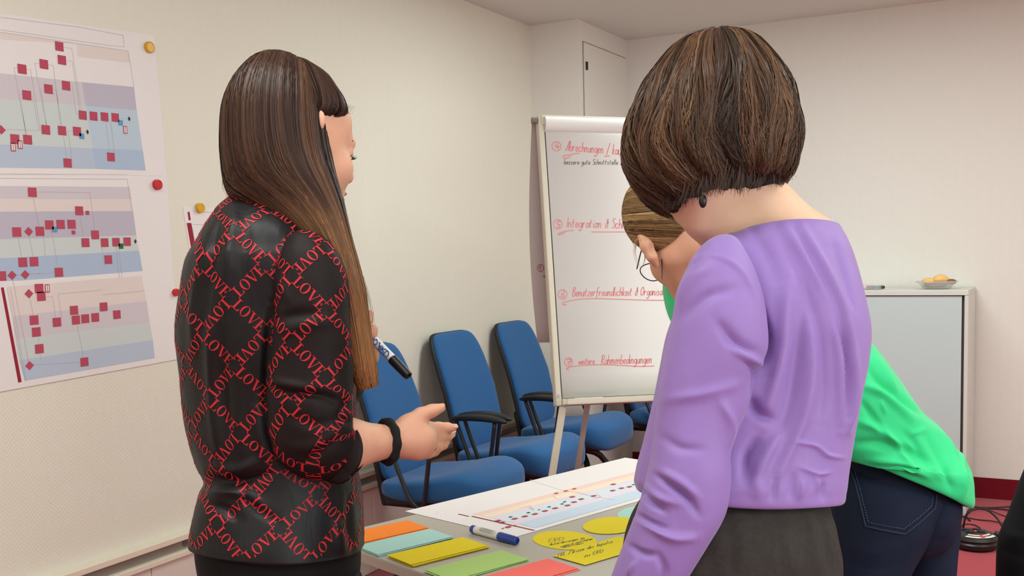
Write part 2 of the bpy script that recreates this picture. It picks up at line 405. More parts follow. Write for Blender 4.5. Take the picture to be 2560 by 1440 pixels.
def chart(name, label, hit, normal, paper_px, bands, items, lines, thick=0.0008, lift0=0.0, origin=None, sq=(0.0, 0.0)):
    """a printed sheet lying on a plane; everything traced to the plane through hit()"""
    n = nrm(normal)
    P = [hit(*p) + n * lift0 for p in paper_px]
    t = empty(name, np.mean(P, axis=0), 0, label, 'poster')
    pm = MB(); pm.prism(P, n * thick); pm.build('paper', m_paper, t)
    lay = MB()
    for i, (c, poly) in enumerate(bands):
        lay = MB(); Q = [hit(*p) + n * (lift0 + thick + 0.0003 + 0.00003 * i) for p in poly]
        lay.add(Q, [tuple(range(len(Q)))]); lay.build('printed_strip' if c == 'strip' else 'printed_band', INK[c], t, fix=False)
    ln = MB(); ln.cur = 0
    for pl_ in lines:
        for a, b in zip(pl_[:-1], pl_[1:]):
            ribbon(ln, [hit(*a), hit(*b)], n, 0.0012, lift0 + thick + 0.0011)
    if lines: ln.build('connector_lines', INK['line'], t, fix=False)['kind'] = 'stuff'
    e1, e2 = sq; o0 = np.mean(P, axis=0)
    for i, (k, x, y) in enumerate(items):
        it = MB()
        c = hit(x, y) + n * (lift0 + thick + 0.0016); s = 1.0; col = 'red'
        shp = [(-1, -1), (1, -1), (1, 1), (-1, 1)]
        if k == 'd': shp = [(0, -1), (1, 0), (0, 1), (-1, 0)]
        if k == 's': s = .45
        if k == 'b': s, col = .62, 'sky'
        if k == 'g': s, col = .62, 'green'
        if k == 'o': s, col = .8, 'orange'
        if k == 't': shp = [(0, -.6), (.35, 0), (0, .6), (-.35, 0)]; col = 'dark'
        if k == 'k':
            it.cur = INKN.index('red'); it.add([c + e1 * (a * .55) + e2 * (b * .9) for a, b in shp], [(0, 1, 2, 3)])
            it.cur = INKN.index('white')
            for off in (-.22, .22):
                it.add([c + n * .0003 + e1 * (a * .14 + off) + e2 * (b * .7) for a, b in shp], [(0, 1, 2, 3)])
            it.m = [0, 1, 1]; it.build('document_symbol', [INK['red'], INK['white']], t, fix=False)
            continue
        it.cur = 0; it.add([c + e1 * (a * s) + e2 * (b * s) for a, b in shp], [(0, 1, 2, 3)])
        it.build('printed_diamond' if k in 'dt' else 'printed_box', INK[col], t, fix=False)
    return t

wall_hit = lambda x, y: onx(x, y, XL)
def c1(l): return [(a / 2.88, b / 2.88) for a, b in l]
def c2(l): return [(a / 2.526, 430 + b / 2.526) for a, b in l]
def c1i(l): return [(k, a / 2.88, b / 2.88) for k, a, b in l]
def c2i(l): return [(k, a / 2.526, 430 + b / 2.526) for k, a, b in l]
SQ = (np.array([0, 0.0145, 0]), np.array([0, 0, 0.0135]))
X0 = -700
b1 = [('beige', c1([(X0, 175), (0, 232), (550, 318), (0, 285), (X0, 240)])), ('beige', c1([(550, 318), (922, 368), (935, 453), (556, 408)])),
      ('lilac', c1([(X0, 470), (0, 528), (585, 592), (612, 762), (0, 713), (X0, 655)])), ('lilac2', c1([(585, 592), (960, 627), (980, 795), (612, 762)])),
      ('teal', c1([(X0, 655), (0, 713), (612, 762), (662, 1068), (40, 1042), (X0, 1010)])), ('teal2', c1([(612, 762), (980, 795), (1024, 1082), (662, 1068)])),
      ('blue', c1([(X0, 1010), (40, 1042), (662, 1068), (687, 1216), (70, 1208), (X0, 1200)])), ('blue2', c1([(662, 1068), (1024, 1082), (1044, 1228), (687, 1216)]))]
i1 = c1i([('r', 421, 335), ('r', 440, 433), ('r', 310, 463), ('r', 153, 498), ('r', 470, 618), ('r', 343, 642), ('r', 187, 686), ('r', 590, 830), ('r', 668, 837),
          ('r', 747, 842), ('r', 824, 847), ('r', 324, 935), ('r', 441, 941), ('r', 549, 947), ('r', 101, 1002), ('r', 193, 1006), ('r', 481, 1174), ('r', 793, 1131),
          ('d', 2, 935), ('t', 924, 856), ('t', 624, 951), ('b', 862, 884), ('b', 583, 981), ('k', 896, 936), ('k', 88, 1060), ('k', 138, 1042)])
l1 = [c1(p) for p in ([(0, 125), (560, 195), (882, 255), (890, 335)], [(0, 215), (800, 330), (890, 337)], [(0, 232), (917, 368), (960, 627)],
      [(95, 490), (120, 492)], [(95, 490), (185, 975)], [(183, 500), (215, 503), (285, 930)], [(245, 455), (280, 460)], [(245, 455), (330, 905)], [(340, 468), (378, 472), (432, 905)],
      [(450, 340), (512, 350), (582, 800)], [(470, 436), (515, 442), (570, 800)], [(498, 620), (515, 622), (545, 825), (562, 828)], [(135, 680), (160, 683)], [(135, 680), (183, 975)],
      [(216, 690), (228, 690), (275, 930), (292, 933)], [(290, 640), (316, 642)], [(290, 640), (330, 905)], [(372, 644), (398, 650), (440, 910)], [(28, 932), (295, 938)],
      [(848, 850), (912, 855)], [(757, 870), (785, 1105)], [(790, 870), (825, 1135)], [(450, 970), (478, 1145)], [(484, 942), (522, 945)], [(484, 942), (518, 1175)], [(575, 948), (612, 950)])]
chart('process_chart_poster', 'topmost printed process chart sheet held by yellow and red magnets', wall_hit, WN,
      [(-260, -14), (0, 33), (369, 87), (385, 93), (415, 440), (0, 433), (-260, 428)], b1, i1, l1, lift0=0.0018, sq=SQ)
b2 = [('lilac', c2([(X0, 85), (0, 88), (815, 95), (828, 172), (0, 170), (X0, 170)])), ('beige', c2([(X0, 172), (0, 172), (828, 173), (838, 245), (0, 248), (X0, 252)])),
      ('lilac2', c2([(X0, 252), (0, 250), (838, 247), (858, 400), (0, 425), (X0, 445)])), ('teal', c2([(X0, 445), (0, 425), (858, 400), (876, 497), (0, 545), (X0, 580)])),
      ('blue2', c2([(X0, 580), (0, 545), (876, 497), (898, 625), (0, 695), (X0, 750)]))]
i2 = c2i([('r', 200, 128), ('r', 496, 245), ('s', 548, 258), ('r', 102, 379), ('d', 177, 376), ('r', 248, 374), ('r', 308, 334), ('r', 379, 331), ('r', 448, 330), ('s', 460, 382),
          ('r', 597, 397), ('r', 536, 446), ('r', 657, 446), ('r', 729, 443), ('r', 799, 440), ('t', 851, 438), ('r', 140, 570), ('r', 211, 566), ('r', 680, 553), ('r', 368, 633),
          ('r', 6, 657), ('d', 72, 652), ('d', 155, 648), ('b', 341, 363), ('g', 760, 468)])
l2 = [c2(p) for p in ([(205, 155), (245, 350)], [(230, 125), (565, 128), (595, 370)], [(0, 40), (800, 45), (830, 240)], [(0, 15), (800, 15)], [(500, 270), (530, 425)], [(110, 405), (135, 545)],
      [(180, 400), (207, 540)], [(270, 385), (285, 550)], [(320, 360), (365, 610)], [(640, 460), (650, 560)], [(730, 465), (760, 730), (300, 760)], [(745, 465), (795, 885), (750, 890)], [(25, 655), (340, 635)], [(175, 640), (250, 640)])]
chart('process_chart_poster', 'middle printed process chart sheet with a small green printed box', wall_hit, WN,
      [(-260, 423), (0, 426), (415, 432), (424, 560), (432, 700), (0, 714), (-260, 722)], b2, i2, l2, lift0=0.0009, sq=SQ)
b3 = [('strip', c2([(0, 730), (18, 728), (132, 1325), (110, 1331)])),
      ('beige', c2([(45, 725), (890, 655), (905, 745), (60, 830)])), ('beige', c2([(60, 830), (905, 745), (920, 815), (75, 910)])),
      ('lilac', c2([(75, 910), (920, 815), (940, 950), (92, 1055)])), ('teal', c2([(92, 1055), (940, 950), (960, 1060), (115, 1190)])),
      ('blue', c2([(115, 1190), (960, 1060), (972, 1175), (152, 1318)]))]
i3 = c2i([('r', 240, 735), ('r', 254, 785), ('r', 461, 873), ('r', 648, 851), ('r', 209, 935), ('r', 353, 948), ('r', 473, 934), ('r', 532, 926), ('r', 595, 918), ('r', 732, 900),
          ('r', 223, 1010), ('r', 242, 1116), ('r', 527, 1199), ('d', 176, 768), ('d', 180, 1222), ('k', 292, 735)])
l3 = [c2(p) for p in ([(182, 790), (205, 905)], [(75, 680), (175, 1200)], [(280, 790), (325, 785), (348, 925)], [(640, 775), (910, 750)], [(360, 770), (640, 745)], [(360, 770), (385, 925)],
      [(480, 960), (522, 1170)], [(235, 1035), (240, 1090)], [(245, 1140), (255, 1195)], [(205, 1218), (500, 1200)], [(38, 730), (155, 1320)], [(60, 735), (160, 1318)])]
chart('process_chart_poster', 'lowest printed process chart sheet with a dark red strip at its left', wall_hit, WN,
      [(-300, 705), (0, 703), (432, 690), (446, 800), (460, 895), (0, 979), (-300, 1030)], b3, i3, l3, lift0=0.0027, sq=SQ)
b4 = [('strip', c2([(1182, 252), (1195, 252), (1203, 305), (1189, 305)])), ('strip', c2([(1177, 322), (1206, 322), (1290, 800), (1262, 806)]))]
i4 = c2i([('r', 1380, 420), ('r', 1420, 560)])
l4 = [c2(p) for p in ([(1215, 250), (1420, 258)], [(1210, 330), (1420, 335)], [(1240, 480), (1420, 476)], [(1213, 350), (1290, 800)])]
chart('process_chart_poster', 'separate process chart sheet hanging behind the person in black, single yellow magnet', wall_hit, WN,
      [(456, 516), (640, 528), (690, 860), (512, 872)], b4, i4, l4, lift0=0.0005, sq=SQ)

m_my = mat('magnet_yellow', (214, 164, 12), 0.35, 0.5); m_mr = mat('magnet_red', (196, 26, 34), 0.35, 0.5)
for (x, y, r, m, lb) in ((369, 119, .0185, m_my, 'yellow round magnet on the topmost chart corner'), (389, 462, .0175, m_mr, 'red round magnet on the middle chart sheet'),
                        (435, 731, .013, m_mr, 'smaller red round magnet on the lowest chart sheet'), (496, 520, .0175, m_my, 'yellow round magnet on the separate chart sheet')):
    c = wall_hit(x, y); mb = MB()
    prof = [(0, 0), (r * .96, 0), (r, .002), (r, .009), (r * .95, .011), (r * .82, .0115), (r * .76, .0105), (0, .0105)]
    mb.lathe(prof, 28)
    Mx = frame_z((1, 0, 0), (0, 1, 0)); mb.v = [tuple(c + np.array([.0038, 0, 0]) + Mx @ np.array(p)) for p in mb.v]
    tag(mb.build('magnet', m, smooth=True, auto=.7), lb, 'magnet')

# ------------------------------------------------------------------ table
TZ = 0.73
TA = math.radians(19); E1 = np.array([math.cos(TA), -math.sin(TA), 0]); E2 = np.array([math.sin(TA), math.cos(TA), 0])
TC = np.array([-1.554, 1.905, 0])
def tw(a, b, z): return TC + E1 * a + E2 * b + np.array([0, 0, z])
m_table = mat('table_laminate', (178, 172, 160), 0.42, 0.4, noise=0.015, nscale=200)
m_tedge = mat('table_edge', (186, 178, 166), 0.5)
m_chrome = mat('grey_metal', (140, 140, 138), 0.35, metal=0.7)
TM = np.stack([E1, E2, (0, 0, 1)], 1)
tb = empty('table', tw(.4, .8, 0), 0, 'pale grey rectangular table under the cards and spread chart', 'table')
MB().box(tw(.4, .8, TZ - .0125), (.8, 1.6, .025), TM).build('table_top', [m_table], tb, bevel=.002)
MB().box(tw(.4, .8, TZ - .0125), (.804, 1.604, .02), TM).build('edge_band', m_tedge, tb)
for b in (.18, 1.42):
    for a in (.18, .62):
        MB().box(tw(a, b, .365), (.05, .05, .66), TM).build('leg', m_chrome, tb, bevel=.006)
    MB().box(tw(.4, b, .018), (.70, .06, .036), TM).build('foot', m_chrome, tb, bevel=.008)
    MB().box(tw(.4, b, .69), (.66, .05, .03), TM).build('cross_bar', m_chrome, tb, bevel=.004)

tab_hit = lambda x, y: onz(x, y, TZ)
def c3(l): return [(880 + a / 3.368, 1120 + b / 3.368) for a, b in l]
def c3i(l): return [(k, 880 + a / 3.368, 1120 + b / 3.368) for k, a, b in l]
PA = onz(1013, 1279, TZ); PD = onz(1287, 1344, TZ); PB = onz(1563, 1145, TZ); PCc = PB + (PD - PA)
def pst(s, t):  # paper coordinates to pixel
    P = PA * (1 - s) * (1 - t) + PB * s * (1 - t) + PD * (1 - s) * t + PCc * s * t
    return tuple(prj(P))
def pb(c, s0, s1, t0, t1): return (c, [pst(s0, t0), pst(s1, t0), pst(s1, t1), pst(s0, t1)])
bt = [pb('salmon', .1, 1, .40, .47), pb('peach', .1, 1, .47, .55), pb('palelilac', .1, 1, .55, .63), pb('palecyan', .1, 1, .63, .70), pb('palelilac', .1, 1, .70, .80), pb('paleblue', .1, 1, .80, .95),
      pb('strip', .070, .076, .33, .43), pb('strip', .076, .083, .44, .985)]
itb = c3i([('r', 1230, 620), ('r', 1262, 634), ('r', 1370, 603), ('g', 1335, 588), ('r', 1315, 672), ('r', 1455, 583), ('g', 1485, 552), ('r', 1540, 563), ('s', 1575, 527), ('r', 1625, 537), ('g', 1660, 503),
           ('r', 1710, 514), ('o', 1720, 388), ('o', 1800, 368), ('o', 1872, 350), ('g', 1790, 460), ('r', 1815, 490), ('r', 1855, 418), ('r', 1870, 462), ('r', 1930, 437), ('g', 1770, 478), ('r', 2035, 410),
           ('r', 2195, 365), ('r', 2270, 345), ('r', 2335, 333), ('r', 2200, 312), ('g', 2370, 315), ('s', 1370, 660), ('s', 1270, 685)])
ltb = [c3(p) for p in ([(1500, 275), (1730, 350), (2210, 445)], [(700, 560), (730, 550)], [(1690, 405), (1720, 430), (1850, 440)], [(1880, 370), (2060, 430), (2095, 415), (2060, 390)], [(1410, 515), (1500, 490), (1530, 530), (1480, 500)])]
TQ = (E2 * .008, E1 * .0055)
chart('process_chart_poster', 'pastel printed chart spread flat on the table', tab_hit, (0, 0, 1), [tuple(prj(p)) for p in (PA, PB, PCc, PD)], bt, itb, ltb, thick=.0006, lift0=.0006, sq=TQ)

CARDC = {k: mat('card_' + k, c, 0.75, 0.2) for k, c in dict(orange=(248, 138, 48), mint=(170, 214, 206), yellow=(226, 204, 30), green=(170, 202, 118), pink=(244, 112, 104)).items()}
def card(px_, py_, ang, colr, z, label, size=(.0955, .205), group=None):
    c = np.array([px_, py_, z]); a = math.radians(ang)
    l = np.array([math.sin(a), math.cos(a), 0]); s = np.array([math.cos(a), -math.sin(a), 0])
    P = [c + s * (i * size[0] / 2) + l * (j * size[1] / 2) for i, j in ((-1, -1), (1, -1), (1, 1), (-1, 1))]
    return tag(MB().prism(P, (0, 0, .0007)).build('moderation_card', CARDC[colr]), label, 'card', group)
for nm, (cx, cy), ang, k in (('orange', (-1.438, 1.998), 23.5, 2), ('mint', (-1.338, 1.948), 22.5, 3), ('yellow', (-1.225, 1.911), 23.5, 4), ('green', (-1.094, 1.86), 23, 3), ('pink', (-.973, 1.849), 22.5, 2)):
    rnd = random.Random(nm)
    for i in range(k):
        top = i == k - 1
        dx, dy, da = (0, 0, 0) if top else (rnd.uniform(.001, .006), rnd.uniform(-.005, .003), rnd.uniform(-2.4, 1.6))
        pos = 'top' if top else ('bottom' if i == 0 else ('second' if i == 1 else 'third'))
        lb = f'{nm} rectangular card lying on top of its stack' if top else (f'{nm} rectangular card at the bottom of its stack' if i == 0 else f'{nm} rectangular card, {pos} from the bottom of its stack')
        card(cx + dx, cy + dy, ang + da, nm, TZ + .0005 + i * .0017, lb, group=f'{nm} cards in a stack')

m_pen = mat('pen_ink_black', (40, 38, 36), 0.6); m_pen2 = mat('pen_ink_grey', (96, 92, 92), 0.6); m_penr = mat('pen_ink_red', (224, 126, 132), 0.6)
def px_ellipse(cx, cy, a, b, ang, n=44):
    t = math.radians(ang)
    return [(cx + a * math.cos(q) * math.cos(t) - b * math.sin(q) * math.sin(t), cy + a * math.cos(q) * math.sin(t) + b * math.sin(q) * math.cos(t)) for q in np.linspace(0, 2 * math.pi, n, endpoint=False)]
def flat_card(poly_px, colr, z, label, texts=()):
    P = [onz(x, y, z) for x, y in poly_px]
    t = empty('moderation_card', np.mean(P, axis=0), 0, label, 'card')
    MB().prism(P, (0, 0, .0007)).build('card_sheet', CARDC[colr], t)
    if texts:
        w = MB()
        for (s, x0, y0, x1, y1, h) in texts: write_px(w, s, x0, y0, x1, y1, h, lambda a, b: onz(a, b, z + .0007), (0, 0, 1), .0011, .0004, slant=.25)
        w.build('handwriting', m_pen, t, fix=False)['kind'] = 'stuff'
    return t
flat_card(px_ellipse(1592, 1283, 48, 17, -6), 'mint', TZ + .0005, 'mint oval card half under the purple sleeve')
flat_card(px_ellipse(1528, 1314, 71, 21, -3), 'yellow', TZ + .0014, 'blank yellow oval card')
flat_card(px_ellipse(1412, 1351, 80, 23, 3), 'yellow', TZ + .0005, 'yellow oval card with handwriting',
          [('ERD', 1372, 1356, 1410, 1351, 9), ('Anforderungen an', 1372, 1365, 1462, 1347, 6), ('Prozesse und Daten', 1396, 1370, 1482, 1349, 6), ('abbilden', 1404, 1371, 1460, 1359, 5)])
flat_card([(1382, 1390), (1463, 1413), (1626, 1364), (1546, 1341)], 'yellow', TZ + .0022, 'yellow rectangular card with handwriting tucked beside the oval card',
          [('FRL /Skizze des Impulse', 1394, 1393, 1532, 1357, 9), ('zu ERD', 1460, 1394, 1508, 1381, 9)])

# blue board marker on the table
def marker_pen(name, a, b, r, label, mbody, mcap, capfrac, ring=None, text=None, textmat=None, plug=True):
    """a: butt end, b: cap end (3-D axis points)"""
    a = np.asarray(a, float); b = np.asarray(b, float); L = np.linalg.norm(b - a); M = frame_z(b - a, F_)
    t = empty(name, a, 0, label, 'marker')
    def lat(nm, prof, m):
        mb = MB().lathe(prof, 24); mb.v = [tuple(a + M @ np.array(p)) for p in mb.v]; return mb.build(nm, m, t, smooth=True, auto=.6)
    cs = L * (1 - capfrac)
    lat('barrel', [(0, .004), (r * .93, .004), (r * .97, .006), (r * .97, cs), (0, cs)], mbody)
    if plug: lat('end_plug', [(0, 0), (r * .85, 0), (r * .98, .002), (r * .99, .014), (0, .0141)], mcap)
    lat('cap', [(0, cs - .001), (r * 1.05, cs - .001), (r * 1.08, cs + .004), (r * 1.0, L - .008), (r * .9, L - .001), (r * .62, L), (r * .5, L - .004), (0, L - .004)], mcap)
    return t, M, cs
m_mkw = mat('marker_white', (226, 224, 218), 0.35); m_mkb = mat('marker_blue', (28, 62, 150), 0.35); m_blk = mat('black_plastic', (22, 22, 24), 0.45)
ma = onz(1180, 1333, TZ) + np.array([0, 0, .0105]); mbp = onz(1293, 1364, TZ) + np.array([0, 0, .0105])
mk, MM, cs = marker_pen('board_marker', ma, mbp, .0098, 'white board marker with blue cap lying on the table by the chart', m_mkw, m_mkb, .37)
pt_ = MB()
for i in range(9):
    q = math.radians(-98 + i * 9.5)
    d = MM[:, 0] * math.cos(q) + MM[:, 1] * math.sin(q)
    # small print lines on the camera side of the barrel
    dd = nrm(-F_ * .75 + np.array([0, 0, 1.0]) * 0.8); dd = nrm(dd - MM[:, 2] * np.dot(dd, MM[:, 2])); sd = np.cross(MM[:, 2], dd)
    ang = math.radians(-42 + i * 10); n_ = dd * math.cos(ang) + sd * math.sin(ang)
    s0 = ma + MM[:, 2] * (.030 + .004 * (i % 3)); s1 = ma + MM[:, 2] * (.088 - .006 * ((i * 2) % 3))
    ribbon(pt_, [s0 + n_ * .0095, s1 + n_ * .0095], n_, .0006, .0003)
pt_.build('printed_text', m_pen2, mk, fix=False)['kind'] = 'stuff'

# ------------------------------------------------------------------ chairs
m_blue = mat('blue_upholstery', (46, 98, 152), 0.85, 0.2, noise=0.1, nscale=350, bump=0.25, bscale=900, sheen=0.25)
m_shell = mat('black_shell', (26, 27, 29), 0.5, 0.4, bump=0.15, bscale=600)
m_tube = mat('black_tube', (30, 32, 36), 0.4, 0.5)
def make_chair(label):
    t = empty('conference_chair', (0, 0, 0), 0, label, 'chair', 'blue chairs along the wall')
    # local axes: +x forward, y sideways, origin on the floor under the seat centre
    def seatf(p):
        x, y, z = p
        u = (x + .25) / .5
        z2 = z * (0.80 + .45 * np.clip(u, 0, 1)) * (1.0 if z > 0 else 1 + .5 * np.clip(u, 0, 1) ** 2) + .028 * math.exp(-((x - .13) / .13) ** 2) - .5 * max(0, x - .13) ** 2 * 2.0
        z2 -= .02 * (1 - (y / .24) ** 2) * math.exp(-((x + .08) / .16) ** 2) * (1 if z > 0 else 0)
        return np.array([x, y * (1 - .06 * (u - .5) ** 2), z2])
    MB().ellip((0, 0, .44), (.255, .245, .056), None, 40, 18, .5, .42, seatf).build('seat', m_blue, t, smooth=True)
    def panf(p):
        q = seatf(p * np.array([1, 1, 1])); return q
    MB().ellip((-.02, 0, .398), (.225, .225, .03), None, 36, 10, .4, .4, lambda p: np.array([p[0], p[1], p[2] - .45 * max(0, p[0] - .08) ** 2])).build('seat_pan', m_shell, t, smooth=True)
    Mb = np.array([[math.cos(.2), 0, -math.sin(.2)], [0, 1, 0], [math.sin(.2), 0, math.cos(.2)]])
    def backf(p):
        x, y, z = p
        w = 1 - .13 * max(0, z / .30) ** 1.6 - .04 * max(0, -z / .3)
        x2 = x - .0 + .35 * (y * w) ** 2 + .035 * math.cos((z + .12) * 5.0) - .03
        return np.array([x2, y * w, z])
    cb = np.array([-.290, 0, .735])
    MB().ellip(cb, (.024, .200, .285), Mb, 40, 30, .30, .55, lambda p: backf(p)).build('backrest', m_blue, t, smooth=True)
    MB().ellip(cb - Mb @ np.array([.016, 0, 0]), (.016, .207, .290), Mb, 40, 30, .28, .5, lambda p: backf(p)).build('back_shell', m_shell, t, smooth=True)
    br = MB(); br.prism([(-.30, -.075, .56), (-.26, -.11, .47), (-.20, -.11, .36), (-.30, -.11, .34), (-.335, -.09, .45)], (0, .0, 0)) if False else None
    br = MB(); br.box((-.262, 0, .45), (.05, .30, .20), Mb); br.box((-.20, 0, .37), (.16, .26, .05)); br.build('back_bracket', m_shell, t, bevel=.012)
    for s in (-1, 1):
        yb = s * .275
        a = MB()
        a.ellip((-.03, yb, .665), (.145, .030, .015), None, 28, 10, .7, .85, lambda p: np.array([p[0], p[1] * (1 - .3 * (p[0] / .15) ** 2), p[2] - .9 * p[0] ** 2 * .8]))
        ar = a.build('armrest', m_shell, t, smooth=True)
        b = MB(); b.tube(crspline([(-.14, yb, .650), (-.09, yb, .52), (-.035, yb * .98, .405), (0, yb * .93, .382), (.01, yb * .96, .40), (.035, yb, .52), (.055, yb, .648)], 26), .0095, 10)
        b.tube([(-.01, yb * .97, .388), (-.01, .12 * s, .385)], .012, 10)
        b.build('armrest_strut', m_tube, ar, smooth=True)
    MB().cyl((0, 0, .385), (0, 0, .30), .032, 18).build('column', m_shell, t, smooth=True, auto=.6)
    for k in range(4):
        q = math.pi / 4 + k * math.pi / 2; d = np.array([math.cos(q), math.sin(q), 0])
        MB().tube(crspline([d * .03 + np.array([0, 0, .335]), d * .12 + np.array([0, 0, .30]), d * .28 + np.array([0, 0, .03])], 9), [.017] * 3 + [.016] * 3 + [.014] * 3, 12).build('leg', m_tube, t, smooth=True)
    g = MB()
    for k in range(4):
        q = math.pi / 4 + k * math.pi / 2; g.lathe([(0, 0), (.017, 0), (.019, .01), (.016, .034), (0, .036)], 14, (math.cos(q) * .283, math.sin(q) * .283, 0))
    g.build('glide', m_shell, t, smooth=True)['kind'] = 'stuff'
    return t
def copy_tree(o, parent=None):
    c = o.copy(); COL.objects.link(c)
    if parent is not None: c.parent = parent; c.matrix_parent_inverse = o.matrix_parent_inverse.copy()
    for ch in list(o.children): copy_tree(ch, c)
    return c
CH = [(-2.235, 3.63, 2, 'blue conference chair beside the person holding a marker, by the chart wall'), (-2.245, 4.26, -3, 'blue conference chair second along the wall, both armrests showing'),
      (-2.26, 4.92, -1, 'blue conference chair with its backrest half behind the flipchart'), (-1.93, 5.62, -2, 'blue conference chair behind the flipchart, by the column')]
c0 = None
for i, (x, y, a, lb) in enumerate(CH):
    if c0 is None: o = c0 = make_chair(lb)
    else: o = copy_tree(c0)
    o['label'] = lb; o.location = (x, y, 0); o.rotation_euler = (0, 0, math.radians(a))

# ------------------------------------------------------------------ flipchart
m_fc = mat('flipchart_frame', (214, 208, 190), 0.4, 0.5); m_fcb = mat('flipchart_board', (222, 220, 214), 0.35); m_fcl = mat('flipchart_leg_grey', (168, 158, 152), 0.45)
FTL = at(1342, 290, 3.78); FBL = at(1388, 1016, 3.66)
FU = nrm(FBL - FTL); FH = np.linalg.norm(FBL - FTL)
FW = R_ * math.cos(math.radians(15)) + F_ * math.sin(math.radians(15)); FW = nrm(FW - FU * np.dot(FW, FU))
FN = np.cross(FW, FU)
if np.dot(FN, F_) > 0: FN = -FN
FBW = 0.69
FM = np.stack([FW, -FU, FN], 1)
def fb(a, b, c=0.0): return FTL + FW * a + FU * b + FN * c      # a right, b down, c towards the room
def board_hit(x, y, c=0.0): return plane_hit(x, y, fb(0, 0, c), FN)
fc = empty('flipchart', (*fb(FBW / 2, FH)[:2], 0), 0, 'flipchart easel with cream frame standing before the blue chairs', 'flipchart')
MB().box(fb(FBW / 2, FH / 2, -.012), (FBW - .02, FH - .02, .012), FM).build('board', m_fcb, fc)
for a in (.011, FBW - .011): MB().box(fb(a, FH / 2, -.004), (.022, FH, .036), FM).build('side_rail', m_fc, fc, bevel=.004)
MB().box(fb(FBW / 2, FH - .012, .0), (FBW - .046, .024, .03), FM).build('bottom_rail', m_fc, fc, bevel=.003)
tr = MB(); tr.box(fb(FBW / 2, FH - .003, .04), (FBW - .046, .006, .06), FM); tr.box(fb(FBW / 2, FH - .012, .068), (FBW - .046, .018, .005), FM); tr.build('pen_tray', m_fc, fc, bevel=.002)
MB().box(fb(FBW / 2, .018, .004), (FBW - .02, .036, .03), FM).build('top_clamp', m_fc, fc, bevel=.004)
kn = MB(); kn.tube([fb(-.004, .02, .006), fb(-.022, .02, .006)], .012, 14); kn.build('clamp_knob', mat('knob_grey', (120, 112, 100), .5), fc, smooth=True, auto=.6)
sc_ = MB(); sc_.tube([fb(.011, FH - .035, .014), fb(.011, FH - .035, .017)], .006, 12); sc_.build('screw', m_chrome, fc)
def flat_leg(name, a, b, w, th, m):
    M = frame_z(b - a, R_); mb = MB().box((a + b) / 2, (w, th, np.linalg.norm(b - a)), M); return mb.build(name, m, fc, bevel=.004)
flat_leg('front_leg', fb(.03, FH, -.004), onz(1306, 1662, 0), .026, .022, m_fc)
flat_leg('front_leg', fb(FBW - .03, FH, -.004), onz(1306, 1662, 0) + FW * .86 * np.array([1, 1, 0]), .026, .022, m_fc)
flat_leg('rear_leg', fb(.155, FH * .9, -.03), onz(1388, 1530, 0), .02, .02, m_fcl)
# the paper pad hanging from the clamp
pad = empty('paper_pad', fb(FBW / 2, .05, .02), 0, 'white paper pad with red handwritten headings clamped on the flipchart', 'paper pad')
def sheet(name, a0, a1, b0, b1, c, m, curl=0.0, n=14, parent=pad, th=.0006, back=False):
    mb = MB(); vs_ = []
    for i in range(n + 1):
        f = i / n
        off = c + curl * f * f
        for a in (a0, a1): vs_.append(fb(a, b0 + (b1 - b0) * f, off))
    fs = [(2 * i, 2 * i + 1, 2 * i + 3, 2 * i + 2) for i in range(n)]
    mb.add(vs_, fs); o = mb.build(name, m, parent, fix=False, smooth=True)
    md = o.modifiers.new('solid', 'SOLIDIFY'); md.thickness = th; md.offset = 0
    return o
m_flip = mat('flip_paper', (232, 231, 230), 0.75, 0.2); m_flip_shaded = mat('flip_paper_back_shaded', (178, 164, 162), 0.8, 0.15)  # second tone is the same paper with its shade put into the colour
for i in range(4): sheet('sheet', .0245 + .0006 * i, FBW - .025, .03, FH - .034 + .0045 * i - .006, .0135 - .0012 * i, m_flip)
rl = MB()
cr = fb(0, .034, .012)
rl.tube([fb(.022, .034, .010), fb(.06, .034, .010), fb(FBW / 2, .034, .010), fb(FBW - .02, .034, .010)], .0285, 28); rl.build('paper_roll', m_flip, pad, smooth=True, auto=.6)
# sheets turned over to the back
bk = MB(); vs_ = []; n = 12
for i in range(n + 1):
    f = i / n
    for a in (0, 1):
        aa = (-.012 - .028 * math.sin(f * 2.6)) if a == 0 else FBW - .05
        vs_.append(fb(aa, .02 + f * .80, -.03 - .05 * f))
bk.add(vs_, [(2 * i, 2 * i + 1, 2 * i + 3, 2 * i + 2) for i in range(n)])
ob = bk.build('turned_over_sheet', m_flip_shaded, pad, fix=False, smooth=True); md = ob.modifiers.new('solid', 'SOLIDIFY'); md.thickness = .001
hw = MB(); BH = lambda x, y: board_hit(x, y, .0136)
def hwline(s, x0, y0, x1, y1, h, w=.0029): write_px(hw, s, x0, y0, x1, y1, h, BH, FN, w, .0008, slant=.12)
def hwpoly(pts, w=.003): ribbon(hw, [BH(*p) for p in crspline(pts, 6 * len(pts))], FN, w, .0008)
def circ(cx, cy, r): hwpoly([(cx + r * math.cos(q), cy + r * 1.05 * math.sin(q)) for q in np.linspace(-1.4, 5.2, 13)], .0026)
circ(1391, 366, 11); hwline('4', 1386, 373, 1397, 373, 15, .003)
hwline('Abrechnungen / kaufm', 1413, 377, 1572, 389, 25)
hwpoly([(1448, 383), (1425, 387), (1408, 391), (1409, 396), (1420, 394), (1426, 390)]); hwpoly([(1510, 391), (1524, 390)])
circ(1394, 561, 11); hwline('5', 1389, 569, 1400, 568, 14, .003)
hwline('Integration & Schnittstellen', 1416, 568, 1640, 573, 24)
hwpoly([(1434, 576), (1415, 578), (1398, 583), (1395, 587), (1404, 585), (1412, 581)]); hwpoly([(1478, 580), (1530, 580), (1590, 580)])
circ(1406, 736, 11); hwline('6', 1401, 744, 1412, 743, 15, .003)
